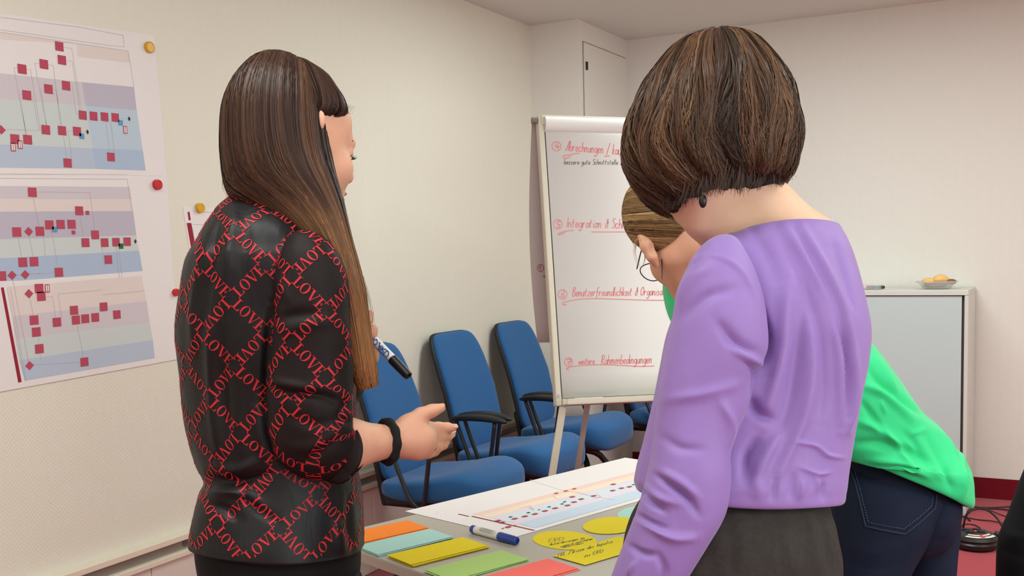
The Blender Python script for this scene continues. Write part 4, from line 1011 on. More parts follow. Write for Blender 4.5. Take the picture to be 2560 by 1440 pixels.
def strands(name, lofts, n, m, parent, seed=1, width=.0016, seg=14, off=(.0, .006), wave=(.0, 1.0), cols=((60, 40, 30),), vr=lambda th, r: (0.0, 1.0), thr=(0, 2 * math.pi), jit=.0, tips=True, clump=0.0, nclump=40, twist=.7, tipcol=None):
    """many thin hair ribbons following the v-direction of a loft"""
    rnd = np.random.RandomState(seed); V = []; Fq = []; Cc = []
    lo = lofts; nu, nv = lo.nu, lo.nv
    colr = np.array([s2l(c) for c in cols])
    cl_c = rnd.uniform(thr[0], thr[1], nclump); cl_ph = rnd.uniform(0, 6.28, nclump); cl_col = rnd.rand(nclump)
    allv = []; 
    for i in range(n):
        th = rnd.uniform(*thr); kk = np.argmin(np.abs(cl_c - th))
        v0, v1 = vr(th, rnd.rand())
        t = np.linspace(v0, v1, seg)
        thv = th + (cl_c[kk] - th) * clump * np.linspace(0, 1, seg) ** 1.5 + wave[0] * np.sin(wave[1] * t * 6.28 + cl_ph[kk] + rnd.uniform(-.5, .5)) * np.minimum(1, t * 2) + jit * np.cumsum(rnd.randn(seg)) / seg ** .5 * t
        fu = (thv / (2 * math.pi) * nu) % nu; iu = np.floor(fu).astype(int) % nu; au = (fu - np.floor(fu))[:, None]; iu2 = (iu + 1) % nu
        fv = np.clip(t, 0, 1) * (nv - 1); iv = np.minimum(fv.astype(int), nv - 2); av = (fv - iv)[:, None]
        def sm(G): return (G[iv, iu] * (1 - au) + G[iv, iu2] * au) * (1 - av) + (G[iv + 1, iu] * (1 - au) + G[iv + 1, iu2] * au) * av
        P = sm(lo.P); N = sm(lo.N); N /= (np.linalg.norm(N, axis=1)[:, None] + 1e-9)
        o_ = rnd.uniform(*off); P = P + N * (o_ * (np.minimum(1, .25 + 2 * np.linspace(0, 1, seg))))[:, None]
        Tn = np.gradient(P, axis=0); Tn /= (np.linalg.norm(Tn, axis=1)[:, None] + 1e-9)
        a = rnd.uniform(-twist, twist); side = np.cross(Tn, N); side /= (np.linalg.norm(side, axis=1)[:, None] + 1e-9)
        S = side * math.cos(a) + np.cross(Tn, side) * math.sin(a)
        w = width * rnd.uniform(.6, 1.3) * np.linspace(1, .35, seg) ** (1 if tips else 0)
        b = len(allv); allv.extend(P + S * w[:, None] / 2); allv.extend(P - S * w[:, None] / 2)
        j = np.arange(seg - 1); Fq.append(np.stack([b + j, b + seg + j, b + seg + j + 1, b + j + 1], 1))
        mixv = np.clip(cl_col[kk] * .6 + rnd.rand() * .4, 0, .999) * (len(colr) - 1); c0 = int(mixv); f = mixv - c0
        c = colr[c0] * (1 - f) + colr[min(c0 + 1, len(colr) - 1)] * f * 1.0
        Cc.append(c)
    V = np.array(allv); Fq = np.concatenate(Fq)
    o = mesh_obj(name, V, Fq, m, parent)
    at_ = o.data.color_attributes.new('tone', 'FLOAT_COLOR', 'POINT')
    arr = np.ones((len(V), 4), np.float32); arr[:, :3] = np.repeat(np.array(Cc), 2 * seg, axis=0)
    if tipcol is not None:
        g = np.tile(np.clip((np.linspace(0, 1, seg) - tipcol[1]) / (1 - tipcol[1]), 0, 1), 2 * n)[:, None] * .85
        arr[:, :3] = arr[:, :3] * (1 - g) + np.array(s2l(tipcol[0]))[None] * g * (np.repeat(rnd.uniform(.6, 1.25, (n, 1)), 2 * seg, axis=0))
    at_.data.foreach_set('color', arr.ravel())
    o['kind'] = 'stuff'
    return o
def hair_mat(name, rough=.38):
    m = mat(name, (60, 40, 30), rough, .22, attr='tone'); return m

def hand_prims(J, k=.008, rf=.0078):
    """J: dict with wrist, five chains (list of joints) in world metres; palm is blended from wrist to knuckles"""
    P = []
    w = np.asarray(J['wrist']); 
    for nm in ('index', 'middle', 'ring', 'pinky'):
        ch = [np.asarray(q) for q in J[nm]]; r = rf * (0.88 if nm == 'pinky' else 1.0)
        P.append(cone(w + (ch[0] - w) * .12, ch[0], .0165, .0125, .016))
        rr = [r * 1.28, r * 1.12, r * 1.0, r * .82]
        for i in range(len(ch) - 1): P.append(cone(ch[i], ch[i + 1], rr[i], rr[i + 1], .006 if i else .010))
    ch = [np.asarray(q) for q in J['thumb']]; rr = [.0165, .0125, .0112, .0086]
    P.append(cone(w, ch[0], .019, .0165, .018))
    for i in range(len(ch) - 1): P.append(cone(ch[i], ch[i + 1], rr[i], rr[i + 1], .012 if i == 0 else .006))
    return P
def nails(J, parent, up):
    for nm in ('thumb', 'index', 'middle', 'ring', 'pinky'):
        a, b = np.asarray(J[nm][-2]), np.asarray(J[nm][-1]); d = nrm(b - a); u = nrm(np.asarray(up) - d * np.dot(up, d)); M = np.stack([np.cross(d, u), d, u], 1)
        MB().ellip(b + u * .0055 + d * .001, (.0052, .0068, .0022), M, 14, 8, 1, .8).build('fingernail', mat('nail', (218, 164, 142), .3), parent, smooth=True)

m_skin = mat('skin', (216, 164, 136), .55, .35, noise=.05, nscale=60, bump=.08, bscale=700, sss=.12)
m_skin2 = mat('skin_fair', (226, 184, 154), .55, .35, noise=.05, nscale=60, bump=.08, bscale=700, sss=.12)
def shoe(parent, c, d, m, L=.25):
    d = nrm((d[0], d[1], 0)); M = np.stack([d, np.cross((0, 0, 1), d), (0, 0, 1)], 1)
    def fn(p):
        x, y, z = p; f = (x / (L / 2) + 1) / 2
        return np.array([x, y * (1 - .25 * (1 - f)) , z * (1.25 - .75 * f) if z > 0 else max(z, -.03)])
    MB().ellip(np.asarray(c) + d * .05 + np.array([0, 0, .032]), (L / 2, .043, .05), M, 24, 12, .7, .8, fn).build('shoe', m, parent, smooth=True)
def leg_loft(hip, knee, ankle, r, side, fwd, nv=60, folds=None, nu=40):
    """trouser leg with fuller thigh and calf"""
    s = np.asarray(side); f = np.asarray(fwd); hip, knee, ankle = map(np.asarray, (hip, knee, ankle))
    rs = []
    for t, rr in zip((0, .12, .3, .45, .55, .75, .92, 1.0), r):
        c = hip + (knee - hip) * (t / .5) if t < .5 else knee + (ankle - knee) * ((t - .5) / .5)
        rs.append(ring3(c, s * rr, f * rr * 1.05))
    return Loft(rs, nu, nv, 2.1)
# ------------------------------------------------------------------ person in the black LOVE blouse
m_blk_sh = mat('black_satin', (13, 12, 13), .5, .28, noise=.15, nscale=90, wrinkle=.14)
m_sheer = mat('black_chiffon', (24, 17, 16), .65, .2, noise=.15, nscale=120, wrinkle=.14)
m_redpr = mat('red_print', (178, 34, 44), .6, .3)
m_trou = mat('black_trousers', (12, 11, 13), .75, .2, noise=.2, nscale=200)
W1 = empty('person', (-1.22, 1.40, 0), 0, 'person with long brown hair in black LOVE-print blouse, one hand held out', 'person')
rs = [ring_px((590, 488), (706, 488), 1.84, .050), ring_px((574, 500), (724, 504), 1.84, .062), ring_px((556, 522), (760, 524), 1.84, .095), ring_px((532, 556), (806, 556), 1.84, .140), ring_px((506, 598), (842, 600), 1.845, .168),
      ring_px((481, 648), (868, 650), 1.85, .178), ring_px((463, 735), (882, 740), 1.85, .176), ring_px((456, 830), (890, 832), 1.85, .170), ring_px((466, 950), (886, 955), 1.85, .156),
      ring_px((486, 1090), (886, 1095), 1.85, .145), ring_px((506, 1165), (890, 1170), 1.85, .142), ring_px((521, 1197), (894, 1202), 1.85, .144), ring_px((510, 1228), (898, 1240), 1.85, .152),
      ring_px((497, 1290), (904, 1305), 1.85, .165), ring_px((489, 1336), (907, 1362), 1.85, .172), ring_px((489, 1345), (907, 1372), 1.85, .172), ring_px((505, 1344), (893, 1368), 1.85, .160)]
T1 = Loft(finish(rs), 220, 200, 2.25)
f1 = [([(560, 520), (540, 600), (520, 720), (505, 860)], 13, -.006), ([(590, 520), (570, 640), (556, 760)], 12, .005), ([(620, 530), (610, 640), (604, 720)], 14, -.004),
      ([(500, 640), (482, 760), (480, 900)], 10, .005), ([(530, 700), (524, 860), (530, 1020), (548, 1150)], 14, .006), ([(560, 800), (556, 960), (568, 1120)], 16, -.006), ([(600, 900), (596, 1040), (604, 1180)], 18, .004),
      ([(521, 1190), (560, 1205), (620, 1200), (680, 1180)], 11, -.009), ([(530, 1160), (590, 1175), (650, 1150)], 12, .006), ([(512, 1232), (560, 1232), (620, 1240), (660, 1270)], 14, .010), ([(520, 1262), (560, 1272), (600, 1300)], 12, -.009),
      ([(600, 1220), (640, 1270), (700, 1310)], 12, -.006), ([(840, 1290), (850, 1340), (862, 1390)], 12, .006), ([(870, 1230), (872, 1300), (880, 1380)], 9, -.006), ([(690, 560), (720, 620), (735, 680)], 16, .004),
      ([(680, 760), (668, 900), (664, 1040)], 12, -.008), ([(640, 1000), (650, 1080), (672, 1160)], 14, .006)]
T1.folds(f1)
T1.disp(sines(T1.P, [(40, 20, 9, .3, .0012), (-33, 46, 14, 1.3, .0012), (12, 18, 38, 2.2, .001)]))
blouse = T1.build('blouse', m_blk_sh, W1, cap0=False, cap1=False)
# sleeve of the near (right) arm
rs = [ring_px((742, 596), (790, 600), 1.735, .020, .03), ring_px((716, 612), (828, 618), 1.725, .045, .05), ring_px((698, 650), (856, 656), 1.715, .060), ring_px((690, 705), (868, 712), 1.705, .066), ring_px((690, 790), (873, 795), 1.70, .066), ring_px((682, 880), (880, 885), 1.70, .065),
      ring_px((668, 958), (883, 962), 1.70, .063), ring_px((671, 1030), (882, 1030), 1.70, .060), ring_px((680, 1092), (882, 1062), 1.70, .058), ring_px((696, 1142), (882, 1066), 1.705, .057), ring_px((742, 1180), (882, 1068), 1.715, .055),
      ring_px((790, 1191), (882, 1067), 1.725, .052), ring_px((820, 1191), (881, 1066), 1.73, .050), ring_px((822, 1184), (878, 1074), 1.728, .044)]
S1 = Loft(finish(rs), 120, 150, 2.15); S1.fade = 22
S1.folds([([(690, 975), (740, 985), (800, 990), (860, 1010)], 12, -.009), ([(672, 950), (720, 962), (790, 975)], 11, .006), ([(690, 800), (740, 788), (800, 784)], 14, -.006), ([(700, 830), (760, 812), (840, 800)], 16, .004),
          ([(870, 1000), (850, 1040), (876, 1060)], 9, -.006), ([(690, 1100), (740, 1120), (800, 1110), (860, 1080)], 16, .004), ([(760, 1160), (800, 1130), (850, 1090)], 10, -.006), ([(730, 1040), (780, 1060), (850, 1050)], 14, -.004), ([(700, 690), (720, 760)], 12, .004)])
S1.disp(sines(S1.P, [(45, 20, 20, .3, .001), (-33, 46, 44, 1.3, .001)]))
S1.build('sleeve', m_sheer, W1, cap0=True, cap1=False)
cuffr = [S1.P[-14 + i] for i in range(0)]
# far sleeve (left arm), mostly hidden
fe = [at(800, 640, 1.99), at(842, 860, 2.03), at(850, 985, 2.04)]
rs = [ring3(fe[0], R_ * .05, F_ * .05), ring3(fe[0] * .5 + fe[1] * .5, R_ * .05, F_ * .05), ring3(fe[1], R_ * .046, F_ * .05), ring3(fe[2], R_ * .044, F_ * .046), ring3(fe[2] + np.array([0, 0, -.02]), R_ * .03, F_ * .03)]
Loft(rs, 40, 40).build('sleeve', m_sheer, W1)
# LOVE lettering laid on the cloth
def seg_quads(x0, y0, x1, y1, n=2):
    return [((x0, y0 + (y1 - y0) * i / n), (x1, y0 + (y1 - y0) * i / n), (x1, y0 + (y1 - y0) * (i + 1) / n), (x0, y0 + (y1 - y0) * (i + 1) / n)) for i in range(n)]
def love_quads():
    """word in a box 0..1 x 0..H, quads as 4 points (serif capitals with thick and thin strokes)"""
    Q = []
    def put(dx, qs):
        for q in qs: Q.append([(a + dx, b) for a, b in q])
    th, tn = .055, .018
    L = seg_quads(.045, 0, .045 + th, 1, 4) + [((.0, .94), (.14, .94), (.14, 1), (.0, 1)), ((0, 0), (.2, 0), (.2, .06), (0, .06)), ((.175, .0), (.215, .0), (.222, .26), (.20, .26))]
    Oq = []; n = 18
    for i in range(n):
        a, b = 2 * math.pi * i / n, 2 * math.pi * (i + 1) / n
        f = lambda t, r: (.12 + r[0] * math.cos(t), .5 + r[1] * math.sin(t))
        Oq.append((f(a, (.118, .52)), f(b, (.118, .52)), f(b, (.068, .47)), f(a, (.068, .47))))
    V = []
    for i in range(4):
        a, b = i / 4, (i + 1) / 4
        V.append(((.02 + .1 * a, 1 - a), (.08 + .085 * a, 1 - a), (.08 + .085 * b, 1 - b), (.02 + .1 * b, 1 - b)))
        V.append(((.225 - .085 * a, 1 - a), (.245 - .09 * a, 1 - a), (.245 - .09 * b, 1 - b), (.225 - .085 * b, 1 - b)))
    V += [((-.02, .95), (.115, .95), (.115, 1), (-.02, 1)), ((.185, .95), (.28, .95), (.28, 1), (.185, 1))]
    Ee = seg_quads(.04, 0, .04 + th, 1, 4) + [((0, 0), (.2, 0), (.2, .055), (0, .055)), ((0, .945), (.19, .945), (.19, 1), (0, 1)), ((.08, .48), (.15, .48), (.15, .53), (.08, .53)), ((.14, .38), (.158, .38), (.158, .63), (.14, .63)), ((.18, 0), (.21, 0), (.218, .25), (.198, .25)), ((.175, 1), (.2, 1), (.2, .76), (.183, .76))]
    put(0, L); put(.235, Oq); put(.495, V); put(.765, Ee)
    return Q
LQ = love_quads()
def lay_words(loft, th0, side, hgt, name, parent, urange, vrange, off=(0, 0), lift=.0009, rot=0.0, rows=(0, 1), clipf=None):
    Q, N, s, l = loft.metric(th0)
    if np.dot(Q[loft.nv // 2, loft.nu // 2 + 3] - Q[loft.nv // 2, loft.nu // 2 - 3], R_) < 0:
        Q, N = Q[:, ::-1], N[:, ::-1]; s = -s[:, ::-1]       # u always grows to the reader's right
    vrange = (vrange[0], min(vrange[1], l[-1] - .022))
    V = []; Fq = []
    nv, nu = loft.nv, loft.nu
    du, dv = side / math.sqrt(2), side / math.sqrt(2)
    def surf(u, v):
        fv = np.interp(v, l, np.arange(nv)); iv = int(min(fv, nv - 2)); a = fv - iv
        row = s[iv] * (1 - a) + s[iv + 1] * a
        if u < row[0] or u > row[-1]: return None
        fu = np.interp(u, row, np.arange(nu)); iu = int(min(fu, nu - 2)); b = fu - iu
        g = lambda G: (G[iv, iu] * (1 - b) + G[iv, iu + 1] * b) * (1 - a) + (G[iv + 1, iu] * (1 - b) + G[iv + 1, iu + 1] * b) * a
        return g(Q) + g(N) * lift
    ni = int((urange[1] - urange[0]) / du) + 3; nj = int((vrange[1] - vrange[0]) / dv) + 3
    for i in range(-ni, ni + 1):
        for j in range(-nj, nj + 1):
            if (i + j) % 2: continue
            # lattice node; one word towards down-right, one towards up-right
            x0, y0 = off[0] + i * du, off[1] + j * dv
            if x0 < urange[0] - side or x0 > urange[1] + side or y0 < vrange[0] - side or y0 > vrange[1] + side: continue
            for (dx, dy, rv) in ((1, 1, (i // 2 + j) % 2), (1, -1, (j // 2 + i) % 2)):
                d = np.array([dx, dy]) / math.sqrt(2); nn = np.array([d[1], -d[0]])     # v grows downward, so 'up' of the word is -v
                for q in LQ:
                    pts = []
                    for (a, b) in q:
                        a2 = .11 + a * .80; b2 = (b - .5) * hgt
                        if rv: a2 = 1 - a2; b2 = -b2
                        w = np.array([x0, y0]) + d * side * a2 + nn * b2
                        if not (urange[0] <= w[0] <= urange[1] and vrange[0] <= w[1] <= vrange[1]): pts = None; break
                        p = surf(*w)
                        if p is None: pts = None; break
                        pts.append(p)
                    if pts is None: continue
                    k = len(V); V += pts; Fq.append((k, k + 1, k + 2, k + 3))
    o = mesh_obj(name, V, Fq, m_redpr, parent, smooth=True); o['kind'] = 'stuff'
    return o
lay_words(T1, math.pi * .5, .078, .0185, 'printed_lettering', W1, (-.42, .42), (.012, .99), off=(-.02, .02))
lay_words(S1, math.pi * .5, .078, .0185, 'printed_lettering', W1, (-.21, .21), (.03, .99), off=(.035, .07))

# body: head, neck, chest, right forearm and hand, left hand
w1f = nrm(R_ * .69 + F_ * .72); w1f[2] = 0; w1f = nrm(w1f)          # facing direction of head
tilt = math.radians(11)
hf = nrm(w1f * math.cos(tilt) - np.array([0, 0, 1]) * math.sin(tilt)); hr = nrm(np.cross(hf, (0, 0, 1))); hu = np.cross(hr, hf)
HM1 = np.stack([hr, hf, hu], 1); HO1 = at(742, 366, 1.845)
P = head_prims(HO1, HM1, s=1.09, ears=False) + [ell(at(803, 300, 1.775), (.007, .007, .017), np.stack([R_, F_, -D_], 1), .004)]
P += [cone(HO1 + HM1 @ np.array([0, -.022, -.055]), at(652, 520, 1.85), .050, .054, .03), cone(at(652, 510, 1.85), at(648, 640, 1.85), .055, .10, .03)]
el_, wr = at(772, 1118, 1.705), at(984, 1103, 1.80)
P += [cone(at(775, 660, 1.71), el_, .036, .036, .02), cone(el_, el_ * .6 + wr * .4, .040, .043, .02), cone(el_ * .6 + wr * .4, wr, .0425, .0270, .02)]
J1 = dict(wrist=wr + (wr - el_) * .05,
          thumb=[at(1022, 1062, 1.815), at(1052, 1037, 1.82), at(1080, 1027, 1.825), at(1102, 1020, 1.83)],
          index=[at(1066, 1071, 1.845), at(1096, 1069, 1.862), at(1118, 1069, 1.872), at(1133, 1070, 1.878)],
          middle=[at(1068, 1092, 1.84), at(1100, 1092, 1.868), at(1119, 1090, 1.888), at(1130, 1086, 1.902)],
          ring=[at(1062, 1112, 1.83), at(1090, 1117, 1.86), at(1107, 1112, 1.885), at(1116, 1104, 1.90)],
          pinky=[at(1048, 1128, 1.82), at(1070, 1134, 1.845), at(1086, 1130, 1.866), at(1096, 1122, 1.88)])
P += hand_prims(J1, rf=.0088)
P += [ell(at(1032, 1098, 1.818), (.038, .030, .026), np.stack([R_, D_, F_], 1), .02)]
V, Q = sdf_mesh(P, .0030); V = lap(V, Q, 2, .4)
# left forearm and hand holding the pen, behind the hair
lw = at(868, 905, 2.0)
J2 = dict(wrist=lw, thumb=[at(898, 868, 1.985), at(915, 848, 1.98), at(928, 834, 1.975), at(934, 822, 1.972)],
          index=[at(900, 838, 2.0), at(912, 818, 2.0), at(921, 800, 1.998), at(926, 784, 1.996)],
          middle=[at(908, 858, 2.01), at(930, 858, 2.01), at(936, 872, 2.0), at(932, 884, 1.99)],
          ring=[at(908, 880, 2.01), at(932, 884, 2.01), at(935, 896, 2.0), at(928, 906, 1.99)],
          pinky=[at(902, 898, 2.01), at(922, 906, 2.01), at(926, 916, 2.0), at(918, 922, 1.992)])
P2 = [cone(fe[2], lw, .036, .026, .02)] + hand_prims(J2, rf=.0088) + [ell(at(888, 872, 2.005), (.026, .034, .02), np.stack([R_, D_, F_], 1), .02)]
V2, Q2 = sdf_mesh(P2, .0030); V2 = lap(V2, Q2, 2, .4)
# hips and legs (under the clothes)
hipc = at(700, 1400, 1.86); f1v = w1f; s1v = nrm(np.cross(f1v, (0, 0, 1)))
P3 = [ell(hipc + np.array([0, 0, .03]), (.085, .085, .14), None, .04), ell(at(690, 920, 1.86), (.09, .09, .24), None, .05)]
ankles = []
for q in (-1, 1):
    hp = hipc + s1v * q * .078 - np.array([0, 0, .02]); kn = np.array([hp[0] + f1v[0] * .02, hp[1] + f1v[1] * .02, .47]); an = np.array([hp[0], hp[1], .07])
    P3 += [cone(hp - np.array([0, 0, .06]), kn, .058, .046, .03), cone(kn, an, .046, .034, .03), cone(an, an + f1v * .12 - np.array([0, 0, .03]), .032, .028, .02)]; ankles.append((hp, kn, an))
V3, Q3 = sdf_mesh(P3, .009); V3 = lap(V3, Q3, 2, .5)
VV = np.concatenate([V, V2, V3]); QQ = np.concatenate([Q, Q2 + len(V), Q3 + len(V) + len(V2)])
mesh_obj('body', VV, QQ, m_skin, W1)
face_parts(HO1, HM1, W1, 1.09)
nails(J1, W1, nrm(-F_ * .6 + np.array([0, 0, 1.0]) * .6))
# trousers
rs = [ring_px((520, 1310), (885, 1325), 1.86, .155), ring_px((502, 1355), (897, 1372), 1.86, .168), ring_px((508, 1400), (898, 1415), 1.86, .172), ring_px((535, 1470), (890, 1480), 1.865, .165), ring_px((560, 1530), (880, 1535), 1.87, .15)]
Loft(finish(rs), 80, 40, 2.2).build('trousers', m_trou, W1)
for hp, kn, an in ankles:
    leg_loft(hp, kn, an, (.092, .095, .085, .068, .064, .060, .050, .048), s1v, f1v).build('trouser_leg', m_trou, W1)
    shoe(W1, (an[0], an[1], 0), f1v, mat('black_leather', (18, 17, 17), .4))
# hair tie on the wrist, ring
ax_ = nrm(wr - el_); Mx = frame_z(ax_, (0, 0, 1)); cb = wr - ax_ * .012
tor = []
for q in np.linspace(0, 2 * math.pi, 40, endpoint=False): tor.append(cb + Mx[:, 0] * .0345 * math.cos(q) + Mx[:, 1] * .033 * math.sin(q))
MB().tube(tor, [.0075 + .0009 * math.sin(9 * q) for q in np.linspace(0, 2 * math.pi, 40, endpoint=False)], 10, close=True).build('hair_tie', mat('black_fabric_band', (10, 10, 11), .9), W1, smooth=True)
d_ = nrm(np.asarray(J1['ring'][1]) - np.asarray(J1['ring'][0])); Mx = frame_z(d_, (0, 0, 1)); cc = np.asarray(J1['ring'][0]) * .45 + np.asarray(J1['ring'][1]) * .55
MB().tube([cc + Mx[:, 0] * .0112 * math.cos(q) + Mx[:, 1] * .0112 * math.sin(q) for q in np.linspace(0, 2 * math.pi, 28, endpoint=False)], .0018, 8, close=True).build('ring', mat('gold', (222, 190, 120), .25, metal=1.0), W1, smooth=True)
d_ = nrm(np.asarray(J2['index'][1]) - np.asarray(J2['index'][0])); Mx = frame_z(d_, (0, 0, 1)); cc = np.asarray(J2['index'][1])
MB().tube([cc + Mx[:, 0] * .0105 * math.cos(q) + Mx[:, 1] * .0105 * math.sin(q) for q in np.linspace(0, 2 * math.pi, 28, endpoint=False)], .0012, 8, close=True).build('ring', mat('gold', (222, 190, 120), .25, metal=1.0), W1, smooth=True)
# marker in the left hand
pa, pb_ = at(912, 826, 1.99), at(1022, 941, 1.93)
mk3, M3, cs3 = marker_pen('board_marker', pa, pb_, .0092, 'white and blue board marker with black cap held in a hand', m_mkw, m_blk, .36)
pr = MB(); n_ = nrm(-F_ - M3[:, 2] * np.dot(-F_, M3[:, 2])); sd = np.cross(M3[:, 2], n_)
st, W_ = text_strokes('BOARD')
Lp = cs3 - .030
for p in st:
    ribbon(pr, [pa + M3[:, 2] * (.024 + g[0] / W_ * Lp) + n_ * .0091 + sd * ((g[1] - .5) * .011) for g in p], n_, .0022, .0007)
pr.build('printed_text', mat('print_blue', (50, 92, 170), .6), mk3, fix=False)

# hair
h_dark = hair_mat('hair_brown_long')
base_h = mat('hair_under', (44, 28, 21), .6, .3)
C1 = ((34, 22, 18), (48, 31, 24), (62, 41, 31), (74, 50, 37), (98, 68, 46))
cap_r = [ring_px((668, 149), (772, 155), 1.845, .036), ring_px((630, 169), (814, 184), 1.845, .062), ring_px((596, 208), (838, 219), 1.845, .080), ring_px((575, 252), (858, 251), 1.845, .090), ring_px((562, 300), (862, 286), 1.845, .094), ring_px((560, 345), (812, 318), 1.845, .093), ring_px((562, 390), (808, 360), 1.845, .090), ring_px((568, 440), (800, 420), 1.845, .082)]
HC = Loft(finish(cap_r), 120, 60, 2.1)
HC.build('hair', base_h, W1, cap0=True, cap1=False)
fall_r = [ring_px((668, 153), (740, 156), 1.838, .034), ring_px((630, 171), (776, 180), 1.832, .060), ring_px((597, 207), (796, 214), 1.824, .083), ring_px((566, 270), (811, 275), 1.815, .098), ring_px((560, 340), (818, 345), 1.81, .102), ring_px((563, 420), (832, 425), 1.805, .098), ring_px((574, 485), (852, 492), 1.795, .085), ring_px((640, 528), (864, 545), 1.775, .062), ring_px((745, 590), (878, 605), 1.755, .040),
          ring_px((805, 640), (893, 660), 1.75, .032), ring_px((848, 710), (908, 725), 1.755, .028), ring_px((866, 800), (918, 800), 1.765, .026), ring_px((878, 880), (930, 875), 1.77, .024), ring_px((886, 945), (940, 936), 1.775, .018), ring_px((900, 978), (941, 966), 1.775, .007)]
HF = Loft(finish(fall_r), 120, 120, 2.1)
HF.build('hair', base_h, W1, cap0=True, cap1=True)
strands('hair_strands', HF, 7500, h_dark, W1, 3, .0017, 22, (.0, .004), (.02, .8), C1, lambda th, r: (0.0 + .05 * r, (.90 + .10 * r) if r > .25 else .55 + 1.2 * r), (0, 2 * math.pi), .03, True, .25, 60, .6, tipcol=((178, 126, 78), .48))
strands('hair_strands', HC, 3500, h_dark, W1, 4, .0016, 14, (.0, .004), (.03, .7), C1[:4], lambda th, r: (0.0, .55 + .45 * r) if 1.0 < th < 5.3 else (0, .60 + .12 * r), (0, 2 * math.pi), .03, True, .2, 60, .6)
# ------------------------------------------------------------------ person in the purple blouse
m_purp = mat('purple_viscose', (140, 112, 178), .55, .3, noise=.04, nscale=30, bump=.06, bscale=1200, sheen=.25, wrinkle=.10)
m_char = mat('charcoal_crinkle', (50, 47, 45), .85, .2, noise=.25, nscale=120, bump=.5, bscale=160)
W2 = empty('person', (-.43, 1.56, 0), 0, 'person with brown bob in purple blouse and charcoal trousers', 'person')
d0 = 1.58
rs = [ring_px((1806, 596), (2080, 574), 1.636, .090, .09), ring_px((1792, 606), (2088, 580), 1.6356, .104, .105), ring_px((1766, 626), (2100, 606), 1.6335, .112, .12), ring_px((1735, 660), (2117, 650), 1.626, .122, .13), ring_px((1712, 712), (2134, 702), 1.617, .128, .135),
      ring_px((1692, 770), (2152, 764), 1.606, .132, .135), ring_px((1668, 838), (2167, 832), 1.60, .134, .135), ring_px((1652, 905), (2164, 900), 1.596, .132, .13), ring_px((1632, 1000), (2143, 1000), 1.588, .128, .125),
      ring_px((1610, 1100), (2122, 1100), 1.58, .126, .125), ring_px((1592, 1180), (2107, 1180), 1.575, .130, .13), ring_px((1591, 1212), (2100, 1226), 1.573, .133, .13), ring_px((1602, 1228), (2094, 1246), 1.573, .130, .13),
      ring_px((1640, 1226), (2070, 1240), 1.573, .112, .11), ring_px((1650, 1214), (2060, 1226), 1.573, .10, .10)]
T2 = Loft(finish(rs), 240, 220, 2.25); T2.gain = 1.6
f2 = [([(1962, 566), (2022, 655), (2074, 760), (2094, 860), (2098, 1000), (2098, 1080)], 9, .006), ([(2005, 566), (2070, 680), (2114, 800), (2129, 940), (2118, 1080)], 9, .006), ([(1985, 575), (2048, 690), (2086, 800), (2110, 900), (2112, 1040)], 9, -.005),
      ([(1940, 570), (1990, 660), (2040, 800), (2056, 960), (2046, 1060)], 14, -.004), ([(1975, 690), (1962, 800), (1956, 880), (1930, 980), (1905, 1060)], 15, .007), ([(2010, 740), (1998, 860), (1975, 1000), (1940, 1100)], 16, -.006),
      ([(2030, 800), (2030, 920), (2010, 1040), (1960, 1160), (1925, 1230)], 14, .005), ([(1896, 760), (1918, 850), (1905, 915)], 10, -.012), ([(1872, 990), (1895, 1030), (1930, 1052)], 13, -.010), ([(1900, 1090), (1870, 1140), (1868, 1200)], 12, -.011),
      ([(1950, 1080), (1910, 1150), (1880, 1230)], 11, .007), ([(1986, 1106), (2040, 1116), (2068, 1138), (2108, 1145)], 5, .0035), ([(1998, 1165), (2046, 1185), (2078, 1181)], 5, .003), ([(2040, 1185), (2052, 1230)], 6, .003),
      ([(1985, 1180), (1976, 1248)], 7, -.004), ([(2010, 1200), (2000, 1250)], 7, .004), ([(1940, 1190), (1930, 1250)], 7, -.005), ([(2060, 1205), (2058, 1250)], 7, -.004), ([(1895, 1200), (1895, 1255)], 7, .004),
      ([(1830, 590), (1850, 640), (1880, 680)], 12, .003), ([(1870, 560), (1920, 640), (1950, 720)], 14, -.003), ([(2085, 600), (2112, 680), (2140, 780)], 10, -.004), ([(2140, 860), (2135, 980), (2112, 1090)], 9, .004)]
T2.folds(f2)
T2.disp(sines(T2.P, [(30, 20, 9, .3, .0010), (-33, 36, 10, 1.3, .0010)]))
T2.build('blouse', m_purp, W2, cap0=False, cap1=False)
ed = MB(); ed.tube([p for p in T2.P[1]], .0022, 8, close=True); ed.build('neckline_band', m_purp, W2, smooth=True)
rs = [ring_px((1792, 596), (1826, 604), 1.535, .02, .03), ring_px((1752, 626), (1846, 622), 1.53, .045, .05), ring_px((1716, 676), (1870, 660), 1.515, .064, .07), ring_px((1694, 742), (1896, 725), 1.50, .074, .08), ring_px((1676, 820), (1916, 806), 1.49, .078, .085), ring_px((1659, 890), (1917, 872), 1.485, .076, .08), ring_px((1649, 965), (1882, 948), 1.48, .072),
      ring_px((1643, 1045), (1862, 1030), 1.475, .068), ring_px((1632, 1120), (1828, 1115), 1.47, .066), ring_px((1612, 1200), (1824, 1195), 1.465, .067), ring_px((1590, 1282), (1810, 1275), 1.465, .068), ring_px((1567, 1355), (1768, 1352), 1.468, .066), ring_px((1536, 1438), (1716, 1440), 1.475, .060),
      ring_px((1506, 1510), (1664, 1530), 1.485, .048), ring_px((1492, 1550), (1622, 1580), 1.49, .036)]
S2 = Loft(finish(rs), 140, 220, 2.15); S2.gain = 1.45
